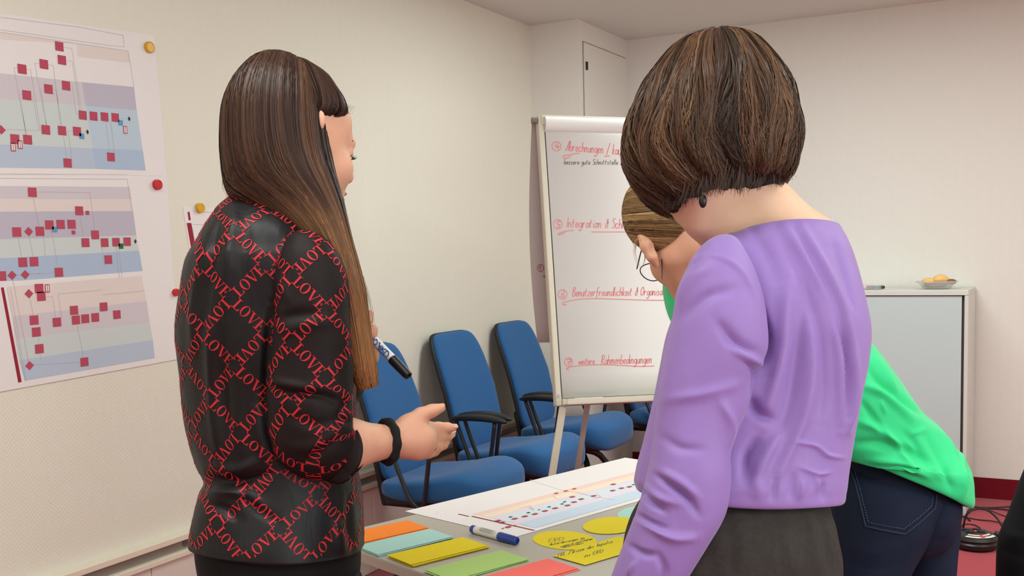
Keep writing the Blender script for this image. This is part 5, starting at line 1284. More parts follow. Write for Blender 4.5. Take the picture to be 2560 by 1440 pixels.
S2.folds([([(1636, 1186), (1675, 1212), (1722, 1250), (1748, 1290)], 8, -.008), ([(1650, 1176), (1700, 1205), (1745, 1245)], 9, .005), ([(1595, 1218), (1622, 1252), (1664, 1280)], 7, -.007), ([(1610, 1212), (1650, 1245), (1700, 1262)], 8, .004), ([(1588, 1284), (1630, 1310), (1668, 1326)], 7, -.006), ([(1600, 1300), (1680, 1345), (1745, 1345)], 12, .005),
          ([(1570, 1360), (1600, 1382), (1640, 1390)], 8, -.005), ([(1690, 760), (1730, 700), (1790, 660)], 16, .004), ([(1700, 800), (1770, 740), (1850, 720)], 14, -.004), ([(1720, 655), (1780, 640), (1840, 665), (1885, 730), (1908, 820)], 6, .003), ([(1860, 900), (1885, 930), (1880, 990)], 10, -.005), ([(1660, 1000), (1760, 985), (1850, 960)], 14, .003),
          ([(1800, 1000), (1830, 1060), (1820, 1130)], 12, .004), ([(1830, 870), (1880, 900), (1905, 910)], 8, .006), ([(1790, 800), (1840, 860), (1895, 885)], 14, -.006), ([(1590, 1400), (1570, 1440)], 7, .004), ([(1640, 1380), (1660, 1430), (1640, 1470)], 9, -.004), ([(1650, 1090), (1700, 1120), (1760, 1125)], 12, -.003)])
S2.disp(sines(S2.P, [(35, 20, 20, .3, .001), (-33, 46, 34, 1.3, .001)]))
S2.build('sleeve', m_purp, W2, cap0=True, cap1=True)
# armhole seam on the back of the sleeve
# far sleeve: from the far shoulder forward, hidden behind the back
a0, a1, a2 = at(2040, 690, 1.70), at(1960, 1010, 1.78), at(1820, 1170, 1.86)
rs = [ring3(a0, R_ * .055, F_ * .055), ring3(a0 * .5 + a1 * .5, R_ * .055, F_ * .055), ring3(a1, R_ * .05, F_ * .05), ring3(a1 * .5 + a2 * .5, np.array([0, 0, .045]), F_ * .045), ring3(a2, np.array([0, 0, .036]), F_ * .036)]
Loft(rs, 40, 40).build('sleeve', m_purp, W2)
w2f = -R_ * .72 + F_ * .70; w2f[2] = 0; w2f = nrm(w2f)
tl2 = math.radians(34)
hf = nrm(w2f * math.cos(tl2) - np.array([0, 0, 1]) * math.sin(tl2)); hr = nrm(np.cross(hf, (0, 0, 1))); hu = np.cross(hr, hf)
HM2 = np.stack([hr, hf, hu], 1); HO2 = at(1758, 352, 1.615)
P = head_prims(HO2, HM2, s=1.08)
P += [cone(at(1835, 420, 1.625), at(1905, 545, 1.655), .050, .054, .03), cone(at(1905, 545, 1.655), at(1925, 660, 1.67), .055, .060, .03),
      cone(at(1900, 560, 1.66), at(2060, 612, 1.675), .040, .034, .045), cone(at(1890, 585, 1.66), at(1830, 650, 1.65), .032, .034, .04), ell(at(1950, 605, 1.665), (.085, .040, .045), np.stack([R_, F_, -D_], 1), .04),
      cone(at(1765, 520, 1.63), at(1850, 600, 1.65), .035, .045, .03)]
V, Q = sdf_mesh(P, .0032); V = lap(V, Q, 2, .4)
hw2 = at(1560, 1590, 1.49)
dn = nrm(at(1500, 1720, 1.50) - hw2); sd2 = nrm(np.cross(dn, F_)); fw2 = np.cross(sd2, dn)
def relaxed(w, dn, sd, fw, q=1):
    J = dict(wrist=w)
    for nm, o, L in (('index', .028, 1.0), ('middle', .010, 1.06), ('ring', -.008, 1.0), ('pinky', -.025, .82)):
        b = w + dn * .085 * (1 if nm != 'pinky' else .93) + sd * o * q
        J[nm] = [b, b + dn * .040 * L + fw * .006, b + dn * .062 * L + fw * .018, b + dn * .076 * L + fw * .030]
    b = w + dn * .03 + sd * .026 * q
    J['thumb'] = [b, b + dn * .03 + sd * .018 * q + fw * .008, b + dn * .058 + sd * .022 * q + fw * .014, b + dn * .078 + sd * .018 * q + fw * .018]
    return J
def lower_body(hipc, f, s, spread=.085, h=.010, knee=0.02, r=(.075, .05, .034)):
    P3 = [ell(hipc + np.array([0, 0, .05]), (.12, .12, .13), None, .05)]; out = []
    for q in (-1, 1):
        hp = hipc + s * q * spread - np.array([0, 0, .02]); kn = np.array([hp[0] + f[0] * knee, hp[1] + f[1] * knee, .47]); an = np.array([hp[0], hp[1], .07])
        P3 += [cone(hp, kn, r[0], r[1], .03), cone(kn, an, r[1] - .002, r[2], .03), cone(an, an + f * .12 - np.array([0, 0, .03]), .032, .028, .02)]; out.append((hp, kn, an))
    return P3, out
Jh = relaxed(hw2, dn, sd2, fw2)
V2, Q2 = sdf_mesh([cone(at(1640, 1440, 1.475), hw2, .034, .026, .02)] + hand_prims(Jh), .004)
hw3 = a2 + nrm(a2 - a1) * .05; dn3 = nrm(a2 - a1); sd3 = nrm(np.cross(dn3, (0, 0, 1)))
V4, Q4 = sdf_mesh([cone(a1, hw3, .034, .026, .02)] + hand_prims(relaxed(hw3, dn3, sd3, np.array([0, 0, -1.0]))), .005)
hipc = at(1850, 1400, 1.58); hipc[2] = .90
s2v = nrm(np.cross(w2f, (0, 0, 1)))
P3, legs = lower_body(hipc, w2f, s2v); P3 += [ell(at(1890, 980, 1.61), (.08, .08, .22), None, .05)]
V3, Q3 = sdf_mesh(P3, .010)
VV = np.concatenate([V, V2, V4, V3]); o1, o2, o3 = len(V), len(V) + len(V2), len(V) + len(V2) + len(V4)
mesh_obj('body', VV, np.concatenate([Q, Q2 + o1, Q4 + o2, Q3 + o3]), m_skin2, W2)
face_parts(HO2, HM2, W2, 1.08, lash=False)
er = MB(); er.ellip(at(1757, 503, 1.52), (.006, .006, .010), None, 12, 8); er.build('earring', mat('earring_black', (14, 12, 12), .4), W2, smooth=True)
# wide trousers
rs = [ring_px((1650, 1222), (2048, 1226), 1.575, .100), ring_px((1612, 1246), (2060, 1246), 1.575, .118), ring_px((1588, 1280), (2070, 1282), 1.575, .130), ring_px((1566, 1345), (2084, 1345), 1.575, .142), ring_px((1545, 1420), (2094, 1425), 1.575, .150), ring_px((1530, 1500), (2098, 1510), 1.575, .152), ring_px((1530, 1640), (2098, 1660), 1.575, .145), ring_px((1560, 1780), (2080, 1790), 1.575, .12)]
L2 = Loft(finish(rs), 160, 100, 2.3)
L2.folds([([(1922, 1262), (1925, 1340), (1930, 1440)], 5, -.004), ([(1740, 1300), (1743, 1440)], 6, -.003), ([(2015, 1260), (2030, 1330), (2045, 1440)], 6, .004), ([(2050, 1270), (2068, 1360), (2078, 1440)], 6, -.004), ([(1960, 1300), (1975, 1440)], 8, .003), ([(1860, 1300), (1850, 1440)], 9, .003)])
L2.disp(sines(L2.P, [(160, 90, 14, .3, .0009), (-133, 146, 20, 1.3, .0008), (60, -40, 120, .5, .0005)]))
L2.build('trousers', m_char, W2, cap0=False)
for hp, kn, an in legs:
    leg_loft(hp, kn, an + np.array([0, 0, -.03]), (.10, .11, .115, .12, .12, .125, .13, .132), s2v, w2f).build('trouser_leg', m_char, W2)
    shoe(W2, (an[0], an[1], 0), w2f, mat('dark_shoe', (30, 26, 24), .5))
# bob
h_bob = hair_mat('hair_brown_bob', .42)
C2 = ((34, 26, 21), (54, 39, 29), (74, 53, 39), (96, 70, 50), (136, 102, 72))
bob = [ring_px((1770, 80), (1812, 78), 1.61, .016), ring_px((1700, 112), (1872, 98), 1.61, .058), ring_px((1646, 168), (1926, 155), 1.61, .090), ring_px((1603, 240), (1966, 225), 1.61, .112), ring_px((1574, 315), (1983, 292), 1.61, .121), ring_px((1565, 375), (1984, 345), 1.61, .122), ring_px((1578, 430), (1979, 392), 1.605, .116), ring_px((1614, 474), (1971, 428), 1.60, .108), ring_px((1655, 502), (1960, 446), 1.597, .098), ring_px((1688, 518), (1948, 458), 1.595, .086)]
HB = Loft(finish(bob), 160, 80, 2.15)
rnd2 = np.random.RandomState(5)
HB.disp(.0040 * np.sin(HB.th[None] * 9 + 2.2 * np.sin(np.linspace(0, 1, 80)[:, None] * 5) + .4) * np.clip(np.linspace(-.2, 1.2, 80)[:, None], 0, 1) + .0035 * np.sin(HB.th[None] * 17 + 1.5 * np.sin(np.linspace(0, 1, 80)[:, None] * 7) + 1.0) * np.clip(np.linspace(-.2, 1.2, 80)[:, None], 0, 1) + .002 * np.sin(HB.th[None] * 31 + np.linspace(0, 1, 80)[:, None] * 5))
HB.build('hair', mat('hair_under_bob', (40, 28, 22), .7, .2), W2, cap0=True, cap1=True)
strands('hair_strands', HB, 9500, h_bob, W2, 8, .0017, 20, (-.001, .007), (.075, 1.0), C2, lambda th, r: (0.0, .80 + .20 * r ** .6), (0, 2 * math.pi), .08, True, .5, 80, .8)
# loose ends under the bob and a flick at the back
def wisps(parent, lst, m, col, w=.0014, n=26, spread=6, seed=0):
    rnd = np.random.RandomState(seed); V = []; Fq = []; 
    for pl_, d in lst:
        for i in range(n):
            off = rnd.randn(2) * spread; dd = rnd.randn() * .006
            p = np.array([at(x + off[0] * (.3 + .7 * k / (len(pl_) - 1)) , y + off[1] * .5, d + dd) for k, (x, y) in enumerate(pl_)]); q = crspline(p, 12)
            Tn = np.gradient(q, axis=0); S = np.cross(Tn, TOCAM); S /= np.linalg.norm(S, axis=1)[:, None] + 1e-9; ww = w * np.linspace(1, .2, 12)[:, None] / 2
            b = len(V); V.extend(q + S * ww); V.extend(q - S * ww); j = np.arange(11); Fq.append(np.stack([b + j, b + 12 + j, b + 13 + j, b + j + 1], 1))
    o = mesh_obj('hair_wisps', V, np.concatenate(Fq), m, parent); o['kind'] = 'stuff'
    a_ = o.data.color_attributes.new('tone', 'FLOAT_COLOR', 'POINT'); arr = np.ones((len(V), 4), np.float32); arr[:, :3] = s2l(col); arr[:, :3] *= np.repeat(rnd.uniform(.6, 1.4, (len(V) // 24, 1)), 24, axis=0); a_.data.foreach_set('color', arr.ravel())
    return o
wl = [([(1960, 380), (1962, 425), (1976, 441)], 1.60)]
for k_ in range(34):
    f_ = k_ / 33; x_ = 1668 + 285 * f_ + 7 * math.sin(k_ * 5.1); yb_ = 516 - 62 * f_ + 9 * math.sin(k_ * 2.3) - (10 if .25 < f_ < .6 else 0); dp = 1.598 - .094 * math.sin(math.pi * (.08 + .84 * f_))
    wl.append(([(x_ + 4, yb_ - 74), (x_, yb_ - 30), (x_ + 8 * math.sin(k_ * 1.7) - 4, yb_)], dp))
wisps(W2, wl, h_bob, (62, 45, 35), n=16, spread=9, seed=3)
# ------------------------------------------------------------------ person in green bending over the table
m_green = mat('green_viscose', (44, 208, 132), .6, .25, noise=.04, nscale=30, sheen=.2, wrinkle=.10)
m_jean = mat('dark_denim', (24, 34, 54), .8, .2, noise=.35, nscale=500, bump=.2, bscale=900)
m_stitch = mat('denim_stitch', (62, 92, 122), .7)
W3 = empty('person', (-.28, 2.46, 0), 0, 'person in green blouse and dark jeans bending over the table', 'person')
rs = [ring_px((1706, 690), (1800, 600), 2.16, .055), ring_px((1690, 706), (1812, 592), 2.165, .075), ring_px((1672, 742), (1850, 612), 2.175, .125), ring_px((1680, 800), (1905, 645), 2.19, .160), ring_px((1740, 870), (1985, 700), 2.205, .165), ring_px((1815, 945), (2075, 775), 2.22, .160),
      ring_px((1885, 1005), (2160, 848), 2.24, .155), ring_px((1945, 1045), (2235, 940), 2.255, .155), ring_px((1990, 1068), (2300, 1022), 2.27, .162), ring_px((2022, 1084), (2360, 1082), 2.285, .172), ring_px((2042, 1096), (2390, 1126), 2.292, .180), ring_px((2054, 1106), (2408, 1170), 2.295, .182), ring_px((2064, 1114), (2412, 1218), 2.295, .178), ring_px((2074, 1120), (2405, 1262), 2.295, .168), ring_px((2090, 1114), (2388, 1248), 2.295, .150)]
T3 = Loft(finish(rs), 220, 200, 2.2); T3.gain = 1.5
T3.folds([([(2180, 880), (2215, 940), (2245, 1000)], 9, .006), ([(2160, 900), (2200, 960), (2260, 1010), (2310, 1040)], 9, -.007), ([(2150, 960), (2210, 985), (2290, 1060)], 10, .007), ([(2150, 1000), (2180, 1040), (2220, 1100)], 8, -.006), ([(2140, 1050), (2200, 1075), (2250, 1120), (2290, 1180)], 11, .008),
          ([(2130, 1110), (2200, 1110), (2280, 1135), (2330, 1165)], 12, -.008), ([(2260, 1080), (2290, 1110), (2310, 1150)], 8, -.004), ([(2330, 1060), (2370, 1110), (2400, 1180)], 10, .006), ([(2310, 1080), (2350, 1150), (2380, 1230)], 10, -.006), ([(2200, 1000), (2215, 1035)], 5, .003), ([(2280, 1085), (2320, 1072)], 5, .003), ([(2400, 1120), (2410, 1190), (2404, 1250)], 8, .005),
          ([(2170, 1150), (2260, 1160), (2330, 1200)], 9, .006), ([(1700, 700), (1690, 760)], 8, -.004)])
T3.disp(sines(T3.P, [(40, 20, 29, .3, .0014), (-33, 46, 24, 1.3, .0014)]))
T3.build('blouse', m_green, W3, cap0=False, cap1=False)
# collar
cl_ = [at(1676, 690, 2.12), at(1700, 664, 2.09), at(1735, 632, 2.085), at(1765, 604, 2.09), at(1795, 588, 2.12), at(1810, 590, 2.17)]
cm = MB(); pc = crspline(cl_, 24); up_ = nrm(np.array([0, 0, 1]) - R_ * .5)
vsx = [q for p in pc for q in (p, p + up_ * .022 + F_ * .006, p + up_ * .010 - F_ * .012 - D_ * -.012)]
cm.add(vsx, [(3 * i, 3 * i + 1, 3 * i + 4, 3 * i + 3) for i in range(23)] + [(3 * i + 1, 3 * i + 2, 3 * i + 5, 3 * i + 4) for i in range(23)]); co = cm.build('collar', m_green, W3, smooth=True); co.modifiers.new('s', 'SOLIDIFY').thickness = .002
# arms: near arm down to the table
s0, s1_, s2_ = at(1760, 740, 2.14), at(1745, 1000, 2.13), at(1690, 1290, 2.22)
for (p0, p1, p2) in ((s0, s1_, s2_), (at(1800, 800, 2.33), at(1760, 1000, 2.42), at(1720, 1240, 2.45))):
    rs = [ring3(p0, R_ * .060, F_ * .058), ring3(p0 * .5 + p1 * .5, R_ * .056, F_ * .056), ring3(p1, R_ * .050, F_ * .05), ring3(p1 * .4 + p2 * .6, R_ * .044, F_ * .044), ring3(p2, R_ * .036, F_ * .036)]
    Loft(rs, 40, 50).build('sleeve', m_green, W3)
# head
f_h = nrm(-R_ * .22 + F_ * .80 - np.array([0, 0, 1]) * .55); u_h = nrm(np.array([0, 0, 1]) - R_ * .25); u_h = nrm(u_h - f_h * np.dot(u_h, f_h)); r_h = np.cross(f_h, u_h)
HM3 = np.stack([r_h, f_h, u_h], 1); HO3 = at(1706, 588, 2.12)
P = head_prims(HO3, HM3, s=1.05, ears=False)
P += [cone(at(1603, 588, 2.075), at(1617, 616, 2.06), .0085, .0125, .008), cone(at(1617, 616, 2.06), at(1630, 642, 2.055), .0125, .010, .008), cone(at(1630, 642, 2.055), at(1640, 662, 2.06), .010, .007, .008), ell(at(1632, 618, 2.045), (.006, .008, .016), np.stack([R_, F_, -D_], 1), .005, '-')]
P += [cone(HO3 + HM3 @ np.array([0, -.03, -.05]), at(1760, 690, 2.17), .052, .058, .03), cone(at(1755, 680, 2.165), at(1830, 760, 2.2), .06, .09, .03), cone(at(1690, 640, 2.10), at(1735, 720, 2.14), .030, .04, .03)]
V, Q = sdf_mesh(P, .0035); V = lap(V, Q, 2, .4)
parts = [(V, Q)]
for w_, p1 in ((s2_, s1_), (at(1720, 1240, 2.45), at(1760, 1000, 2.42))):
    dn = nrm(w_ - p1); hw_ = w_ + dn * .04; fd = nrm(R_ * .25 + F_ * .9); fd[2] = -.05; fd = nrm(fd); sd_ = nrm(np.cross(fd, (0, 0, 1)))
    parts.append(sdf_mesh([cone(p1, hw_, .032, .026, .02)] + hand_prims(relaxed(hw_, fd, sd_, np.array([0, 0, -1.0]))), .005))
w3f = -R_ * .85 + F_ * .45; w3f[2] = 0; w3f = nrm(w3f); s3v = nrm(np.cross(w3f, (0, 0, 1)))
hip3 = at(2262, 1235, 2.33)
na_, nb_ = at(2185, 1330, 2.275), at(2320, 1330, 2.40)
P3 = [cone(na_, at(2172, 1450, 2.27), .06, .05, .03), cone(nb_, at(2312, 1450, 2.40), .06, .05, .03), cone(na_, hip3, .06, .08, .04), cone(nb_, hip3, .06, .08, .04)]
for q_ in (at(2172, 1450, 2.27), at(2312, 1450, 2.40)): P3 += [cone(q_, (q_[0], q_[1], .08), .05, .032, .03), cone((q_[0], q_[1], .07), np.array([q_[0], q_[1], .035]) + w3f * .12, .03, .026, .02)]
P3 += [cone(at(2220, 1180, 2.33), at(1850, 790, 2.24), .07, .08, .05)]
parts.append(sdf_mesh(P3, .010))
VV = np.concatenate([p[0] for p in parts]); off = 0; QQ = []
for v, q in parts: QQ.append(q + off); off += len(v)
mesh_obj('body', VV, np.concatenate(QQ), m_skin, W3)
face_parts(HO3, HM3, W3, 1.05, brow=(110, 84, 56), lash=False)
# jeans: seat and two legs
rs = [ring_px((2082, 1100), (2350, 1130), 2.32, .140), ring_px((2070, 1165), (2372, 1190), 2.32, .164), ring_px((2072, 1225), (2380, 1245), 2.32, .172), ring_px((2085, 1290), (2374, 1300), 2.33, .155), ring_px((2100, 1345), (2358, 1345), 2.34, .118), ring_px((2140, 1380), (2330, 1375), 2.345, .07)]
J3 = Loft(finish(rs), 160, 90, 2.2)
J3.folds([([(2368, 1240), (2338, 1290), (2300, 1350), (2270, 1430)], 14, -.020), ([(2385, 1250), (2375, 1300), (2350, 1350)], 22, .008)])
J3.build('jeans', m_jean, W3)
def px_leg(rows, name, d, t, m, parent, extra):
    rs = [ring_px(a, b, dd, tt) for (a, b, dd, tt) in rows]
    rs = finish(rs) + extra
    return Loft(rs, 70, 90, 2.15)
sx = R_.copy(); sx[2] = 0; sx = nrm(sx); fx = F_.copy(); fx[2] = 0; fx = nrm(fx)
def leg_tail(c, ds): return [ring3(np.array([c[0] + dx * sx[0], c[1] + dx * sx[1], z]), sx * r, -fx * r) for z, r, dx in ds]
a = at(2170, 1450, 2.27)
NL = px_leg([((2076, 1190), (2356, 1215), 2.29, .120), ((2078, 1240), (2358, 1262), 2.28, .140), ((2080, 1300), (2334, 1312), 2.272, .136), ((2082, 1370), (2294, 1378), 2.266, .118), ((2082, 1440), (2262, 1440), 2.262, .102)], 'leg', 0, 0, m_jean, W3, leg_tail(a, [(.52, .070, -.01), (.42, .062, -.01), (.28, .062, 0), (.10, .055, .0), (.05, .054, .0)]))
NL.folds([([(2330, 1290), (2290, 1350), (2262, 1400)], 10, .004), ([(2120, 1360), (2180, 1380), (2240, 1370)], 14, .003), ([(2100, 1400), (2170, 1425), (2240, 1415)], 10, -.003)]); NL.build('trouser_leg', m_jean, W3)
b = at(2312, 1450, 2.40)
FL = px_leg([((2230, 1240), (2384, 1250), 2.40, .105), ((2226, 1310), (2388, 1315), 2.40, .105), ((2230, 1370), (2382, 1375), 2.40, .098), ((2234, 1440), (2378, 1442), 2.40, .090)], 'leg', 0, 0, m_jean, W3, leg_tail(b, [(.50, .066, -.01), (.42, .060, -.01), (.28, .060, 0), (.10, .054, .0), (.05, .053, .0)]))
FL.build('trouser_leg', m_jean, W3)
for q_ in (a, b): shoe(W3, (q_[0], q_[1], 0), w3f, mat('white_sneaker', (206, 204, 200), .6))
# back pocket stitched on the seat, cast onto the jeans
dg = bpy.context.evaluated_depsgraph_get()
def bvh_of(lofts):
    v = []; f = []
    for lo in lofts:
        o_ = len(v); v += [tuple(p) for p in lo.P.reshape(-1, 3)]; f += [tuple(int(i) + o_ for i in q) for q in lo.faces()]
    return BVHTree.FromPolygons(v, f)
bj = bvh_of([J3, NL, FL])
def cast(bv, x, y, lift=.001):
    r = ray(x, y); h = bv.ray_cast(Vector(CAM), Vector(nrm(r)))
    if h[0] is None: return None
    n = np.array(h[1]);
    if np.dot(n, r) > 0: n = -n
    return np.array(h[0]) + n * lift
def stitch(bv, pts, name, m, parent, r=.0011, dash=None, lift=.0012, n=60):
    q = crspline(np.array(pts, float), n) if len(pts) > 2 else np.linspace(pts[0], pts[1], n)
    P_ = [cast(bv, *p, lift=lift) for p in q]; mb = MB(); run = []
    for i, p in enumerate(P_):
        ok = p is not None and (dash is None or (i // dash) % 2 == 0)
        if ok and (not run or np.linalg.norm(p - run[-1]) < .03): run.append(p)
        else:
            if len(run) > 1: mb.tube(run, r, 5)
            run = [p] if ok else []
    if len(run) > 1: mb.tube(run, r, 5)
    if mb.v: return mb.build(name, m, parent, smooth=True)
pk_poly = [(2126, 1172), (2140, 1210), (2150, 1250), (2158, 1285), (2165, 1316), (2210, 1326), (2262, 1335), (2300, 1305), (2336, 1270), (2340, 1236)]
def straight(pp, k=10):
    out = []
    for a_, b_ in zip(pp[:-1], pp[1:]): out += [tuple(np.array(a_) * (1 - t) + np.array(b_) * t) for t in np.linspace(0, 1, k, endpoint=False)]
    return out + [pp[-1]]
def stitch_line(pp, **k):
    q = straight(pp); P_ = [cast(bj, *p, lift=.0014) for p in q]; P_ = [p for p in P_ if p is not None]; mb = MB(); mb.tube(P_, k.get('r', .0014), 6); return mb.build(k['name'], k['m'], W3, smooth=True)
stitch_line(pk_poly, name='pocket_edge', m=mat('denim_edge', (28, 40, 60), .8), r=.0022)
inner = [(2138, 1180), (2150, 1220), (2160, 1260), (2172, 1306), (2215, 1315), (2258, 1322), (2294, 1295), (2328, 1264), (2331, 1238)]
st_ = MB(); q = straight(inner, 14)
for i in range(0, len(q) - 1, 2):
    p0, p1 = cast(bj, *q[i], lift=.0016), cast(bj, *q[i + 1], lift=.0016)
    if p0 is not None and p1 is not None and np.linalg.norm(p1 - p0) < .03: st_.tube([p0, p1], .0010, 5)
so = st_.build('pocket_stitching', m_stitch, W3); so['kind'] = 'stuff'
# hair: combed back to a knot
h_bl = hair_mat('hair_blond', .42)
C3 = ((86, 66, 44), (120, 94, 60), (150, 120, 78), (176, 144, 98), (196, 166, 118))
br = [ring_px((1592, 588), (1589, 500), 2.15, .030), ring_px((1602, 612), (1603, 462), 2.135, .065), ring_px((1636, 632), (1642, 430), 2.12, .082), ring_px((1680, 640), (1702, 415), 2.12, .094), ring_px((1722, 632), (1758, 440), 2.12, .088), ring_px((1752, 606), (1788, 490), 2.12, .062), ring_px((1768, 580), (1794, 525), 2.115, .036)]
HG = Loft(finish(br), 110, 60, 2.1)
HG.build('hair', mat('hair_under_blond', (98, 74, 48), .7, .2), W3)
strands('hair_strands', HG, 5200, h_bl, W3, 11, .0018, 16, (.0, .005), (.03, .8), C3, lambda th, r: (0.02 * r, .9 + .1 * r), (0, 2 * math.pi), .05, True, .35, 60, .7)
kb = MB().ellip(at(1800, 548, 2.12), (.05, .045, .05), None, 24, 16, 1, 1, lambda p: p * (1 + .06 * math.sin(9 * math.atan2(p[1], p[0]) + 30 * p[2]))); kb.build('hair_knot', mat('hair_knot_blond', (140, 110, 70), .55, .3), W3, smooth=True)
wisps(W3, [([(1596, 590), (1588, 630), (1600, 668)], 2.08), ([(1600, 600), (1612, 640), (1606, 664)], 2.07), ([(1604, 585), (1582, 602), (1592, 616)], 2.08)], h_bl, (176, 150, 112), w=.0011, n=5, spread=5, seed=9)
# glasses
gm = mat('glasses_frame', (66, 40, 58), .35, metal=.4); Lh = lambda p: HO3 + HM3 @ (np.asarray(p, float) * 1.05)
g = MB()
for q in (-1, 1):
    g.tube(crspline([Lh((q * .078, -.02, .014)), Lh((q * .078, .02, .013)), Lh((q * .066, .096, .010))], 14), .0015, 6)
    g.tube([Lh((q * .033 + .028 * math.cos(t), .106 - .006 * math.cos(t) ** 2, -.002 + .021 * math.sin(t))) for t in np.linspace(0, 2 * math.pi, 30, endpoint=False)], .0012, 6, close=True)
g.tube([Lh((-.006, .108, .003)), Lh((0, .110, .006)), Lh((.006, .108, .003))], .0012, 6)
g.build('glasses', gm, W3, smooth=True)
eg = MB(); ep = HO3 + HM3 @ np.array([-.076, -.002, -.040]); eg.tube([ep, ep - np.array([0, 0, .016]), ep - np.array([0, 0, .040])], [.0012, .001, .0006], 6); eg.build('earring', gm, W3)

# ------------------------------------------------------------------ person mostly beyond the frame at the right
m_dk = mat('navy_jeans', (14, 17, 24), .8, .2, noise=.3, nscale=400); m_dk2 = mat('dark_pullover', (60, 46, 40), .85, .15, noise=.1, nscale=60)
W4 = empty('person', (*at(2700, 1300, 2.6)[:2], 0), 0, 'person standing in dark navy jeans beside the cable reel, mostly cut off', 'person')
rows = [((2600, 1120), (2780, 1120), 2.6, .10), ((2566, 1200), (2760, 1205), 2.6, .105), ((2534, 1285), (2724, 1295), 2.6, .102), ((2508, 1350), (2696, 1360), 2.6, .098), ((2500, 1440), (2678, 1440), 2.6, .09)]
c4 = at(2580, 1450, 2.6)
A4 = Loft(finish([ring_px(*r) for r in rows]) + leg_tail(c4, [(.45, .078, 0), (.36, .07, 0.0), (.22, .072, .01), (.08, .062, .01), (.05, .06, .01)]), 60, 80, 2.15)
A4.folds([([(2510, 1330), (2545, 1345), (2600, 1340)], 9, .005), ([(2500, 1370), (2540, 1385), (2590, 1400)], 8, -.005)]); A4.build('trouser_leg', m_dk, W4)
c5 = at(2800, 1450, 2.62)
rows = [((2720, 1120), (2900, 1120), 2.62, .10), ((2710, 1250), (2905, 1250), 2.62, .10), ((2712, 1440), (2890, 1440), 2.62, .09)]
Loft(finish([ring_px(*r) for r in rows]) + leg_tail(c5, [(.45, .078, 0), (.36, .07, 0.0), (.22, .072, .0), (.08, .062, .0), (.05, .06, .0)]), 60, 80, 2.15).build('trouser_leg', m_dk, W4)
rows = [((2615, 1040), (2890, 1040), 2.6, .13), ((2592, 1100), (2910, 1100), 2.6, .145), ((2590, 1170), (2915, 1170), 2.6, .14), ((2640, 1230), (2870, 1230), 2.6, .10)]
Loft(finish([ring_px(*r) for r in rows]), 80, 40, 2.2).build('trousers', m_dk, W4)
rows = [((2815, 395), (2885, 395), 2.62, .05), ((2785, 420), (2915, 420), 2.62, .08), ((2715, 450), (2985, 450), 2.62, .11), ((2680, 500), (3020, 500), 2.62, .125), ((2675, 640), (3020, 640), 2.62, .135), ((2690, 820), (3005, 820), 2.62, .12), ((2695, 960), (3000, 960), 2.6, .125), ((2685, 1090), (3010, 1090), 2.6, .15), ((2690, 1110), (3005, 1110), 2.6, .14)]
Loft(finish([ring_px(*r) for r in rows]), 90, 80, 2.2).build('pullover', m_dk2, W4, cap1=False)
for sgn, x in ((-1, 2705), (1, 3000)):
    rs = [ring3(at(x + sgn * -30, 447, 2.62), R_ * .012, F_ * .015), ring3(at(x + sgn * -22, 460, 2.62), R_ * .035, F_ * .04), ring3(at(x + sgn * -8, 500, 2.62), R_ * .05, F_ * .05), ring3(at(x + sgn * 25, 700, 2.6), R_ * .052, F_ * .052), ring3(at(x + sgn * 30, 860, 2.58), R_ * .046, F_ * .046), ring3(at(x + sgn * 20, 1030, 2.5), R_ * .04, F_ * .04), ring3(at(x + sgn * 10, 1080, 2.48), R_ * .034, F_ * .034)]
    Loft(rs, 36, 40).build('sleeve', m_dk2, W4)
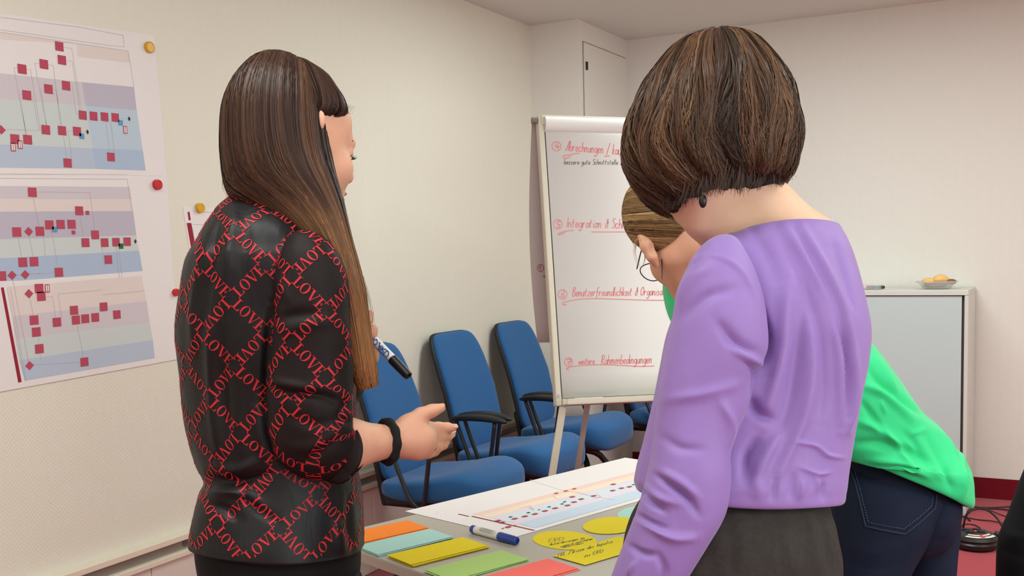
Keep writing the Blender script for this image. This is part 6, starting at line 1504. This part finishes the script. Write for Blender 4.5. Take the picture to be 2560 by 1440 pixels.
w4f = -R_ * .6 + F_ * .8; w4f[2] = 0; w4f = nrm(w4f); hr = nrm(np.cross(w4f, (0, 0, 1))); HM4 = np.stack([hr, w4f, np.array([0, 0, 1.0])], 1); HO4 = at(2850, 270, 2.62)
PB = head_prims(HO4, HM4) + [cone(HO4 + np.array([0, 0, -.06]), at(2850, 470, 2.62), .052, .06, .03), cone(at(2850, 480, 2.62), at(2850, 1150, 2.6), .09, .10, .05)]
for sgn, x in ((-1, 2705), (1, 3000)):
    w_ = at(x + sgn * 8, 1100, 2.47); PB += ([cone(at(2850, 500, 2.62), at(x + sgn * 5, 520, 2.62), .05, .035, .03), cone(at(x + sgn * 5, 520, 2.62), at(x + sgn * 30, 860, 2.58), .035, .032, .02), cone(at(x + sgn * 30, 860, 2.58), w_, .03, .026, .02)] + hand_prims(relaxed(w_, np.array([0, 0, -1.0]), nrm(np.cross(w4f, (0, 0, 1))) * sgn, w4f)))
pp = [sdf_mesh(PB, .0055)]; off = 0; QQ = []
for v, q in pp: QQ.append(q + off); off += len(v)
mesh_obj('body', np.concatenate([p[0] for p in pp]), np.concatenate(QQ), m_skin, W4)
MB().ellip(HO4 + HM4 @ np.array([0, -.028, .038]), (.086, .098, .092), HM4, 28, 18).build('hair', mat('hair_plain_brown', (60, 42, 30), .6), W4, smooth=True)
for q_ in (c4 + sx * .01, c5): shoe(W4, (q_[0], q_[1], 0), w4f, mat('dark_shoe', (30, 26, 24), .5))
# flyaway hairs
wisps(W1, [([(820, 230), (860, 262), (884, 272)], 1.84), ([(840, 250), (868, 282), (880, 268)], 1.84), ([(640, 172), (660, 150), (700, 144)], 1.84), ([(570, 300), (556, 360), (560, 430)], 1.83), ([(905, 690), (922, 760), (930, 840)], 1.76), ([(560, 420), (562, 470), (580, 496)], 1.82)], h_dark, (70, 46, 34), w=.0007, n=7, spread=6, seed=21)
wisps(W2, [([(1690, 118), (1720, 90), (1770, 74)], 1.61), ([(1580, 300), (1558, 350), (1566, 400)], 1.61), ([(1985, 300), (1992, 350), (1984, 400)], 1.61), ([(1640, 176), (1670, 130), (1720, 104)], 1.61)], h_bob, (84, 62, 46), w=.0007, n=9, spread=7, seed=22)
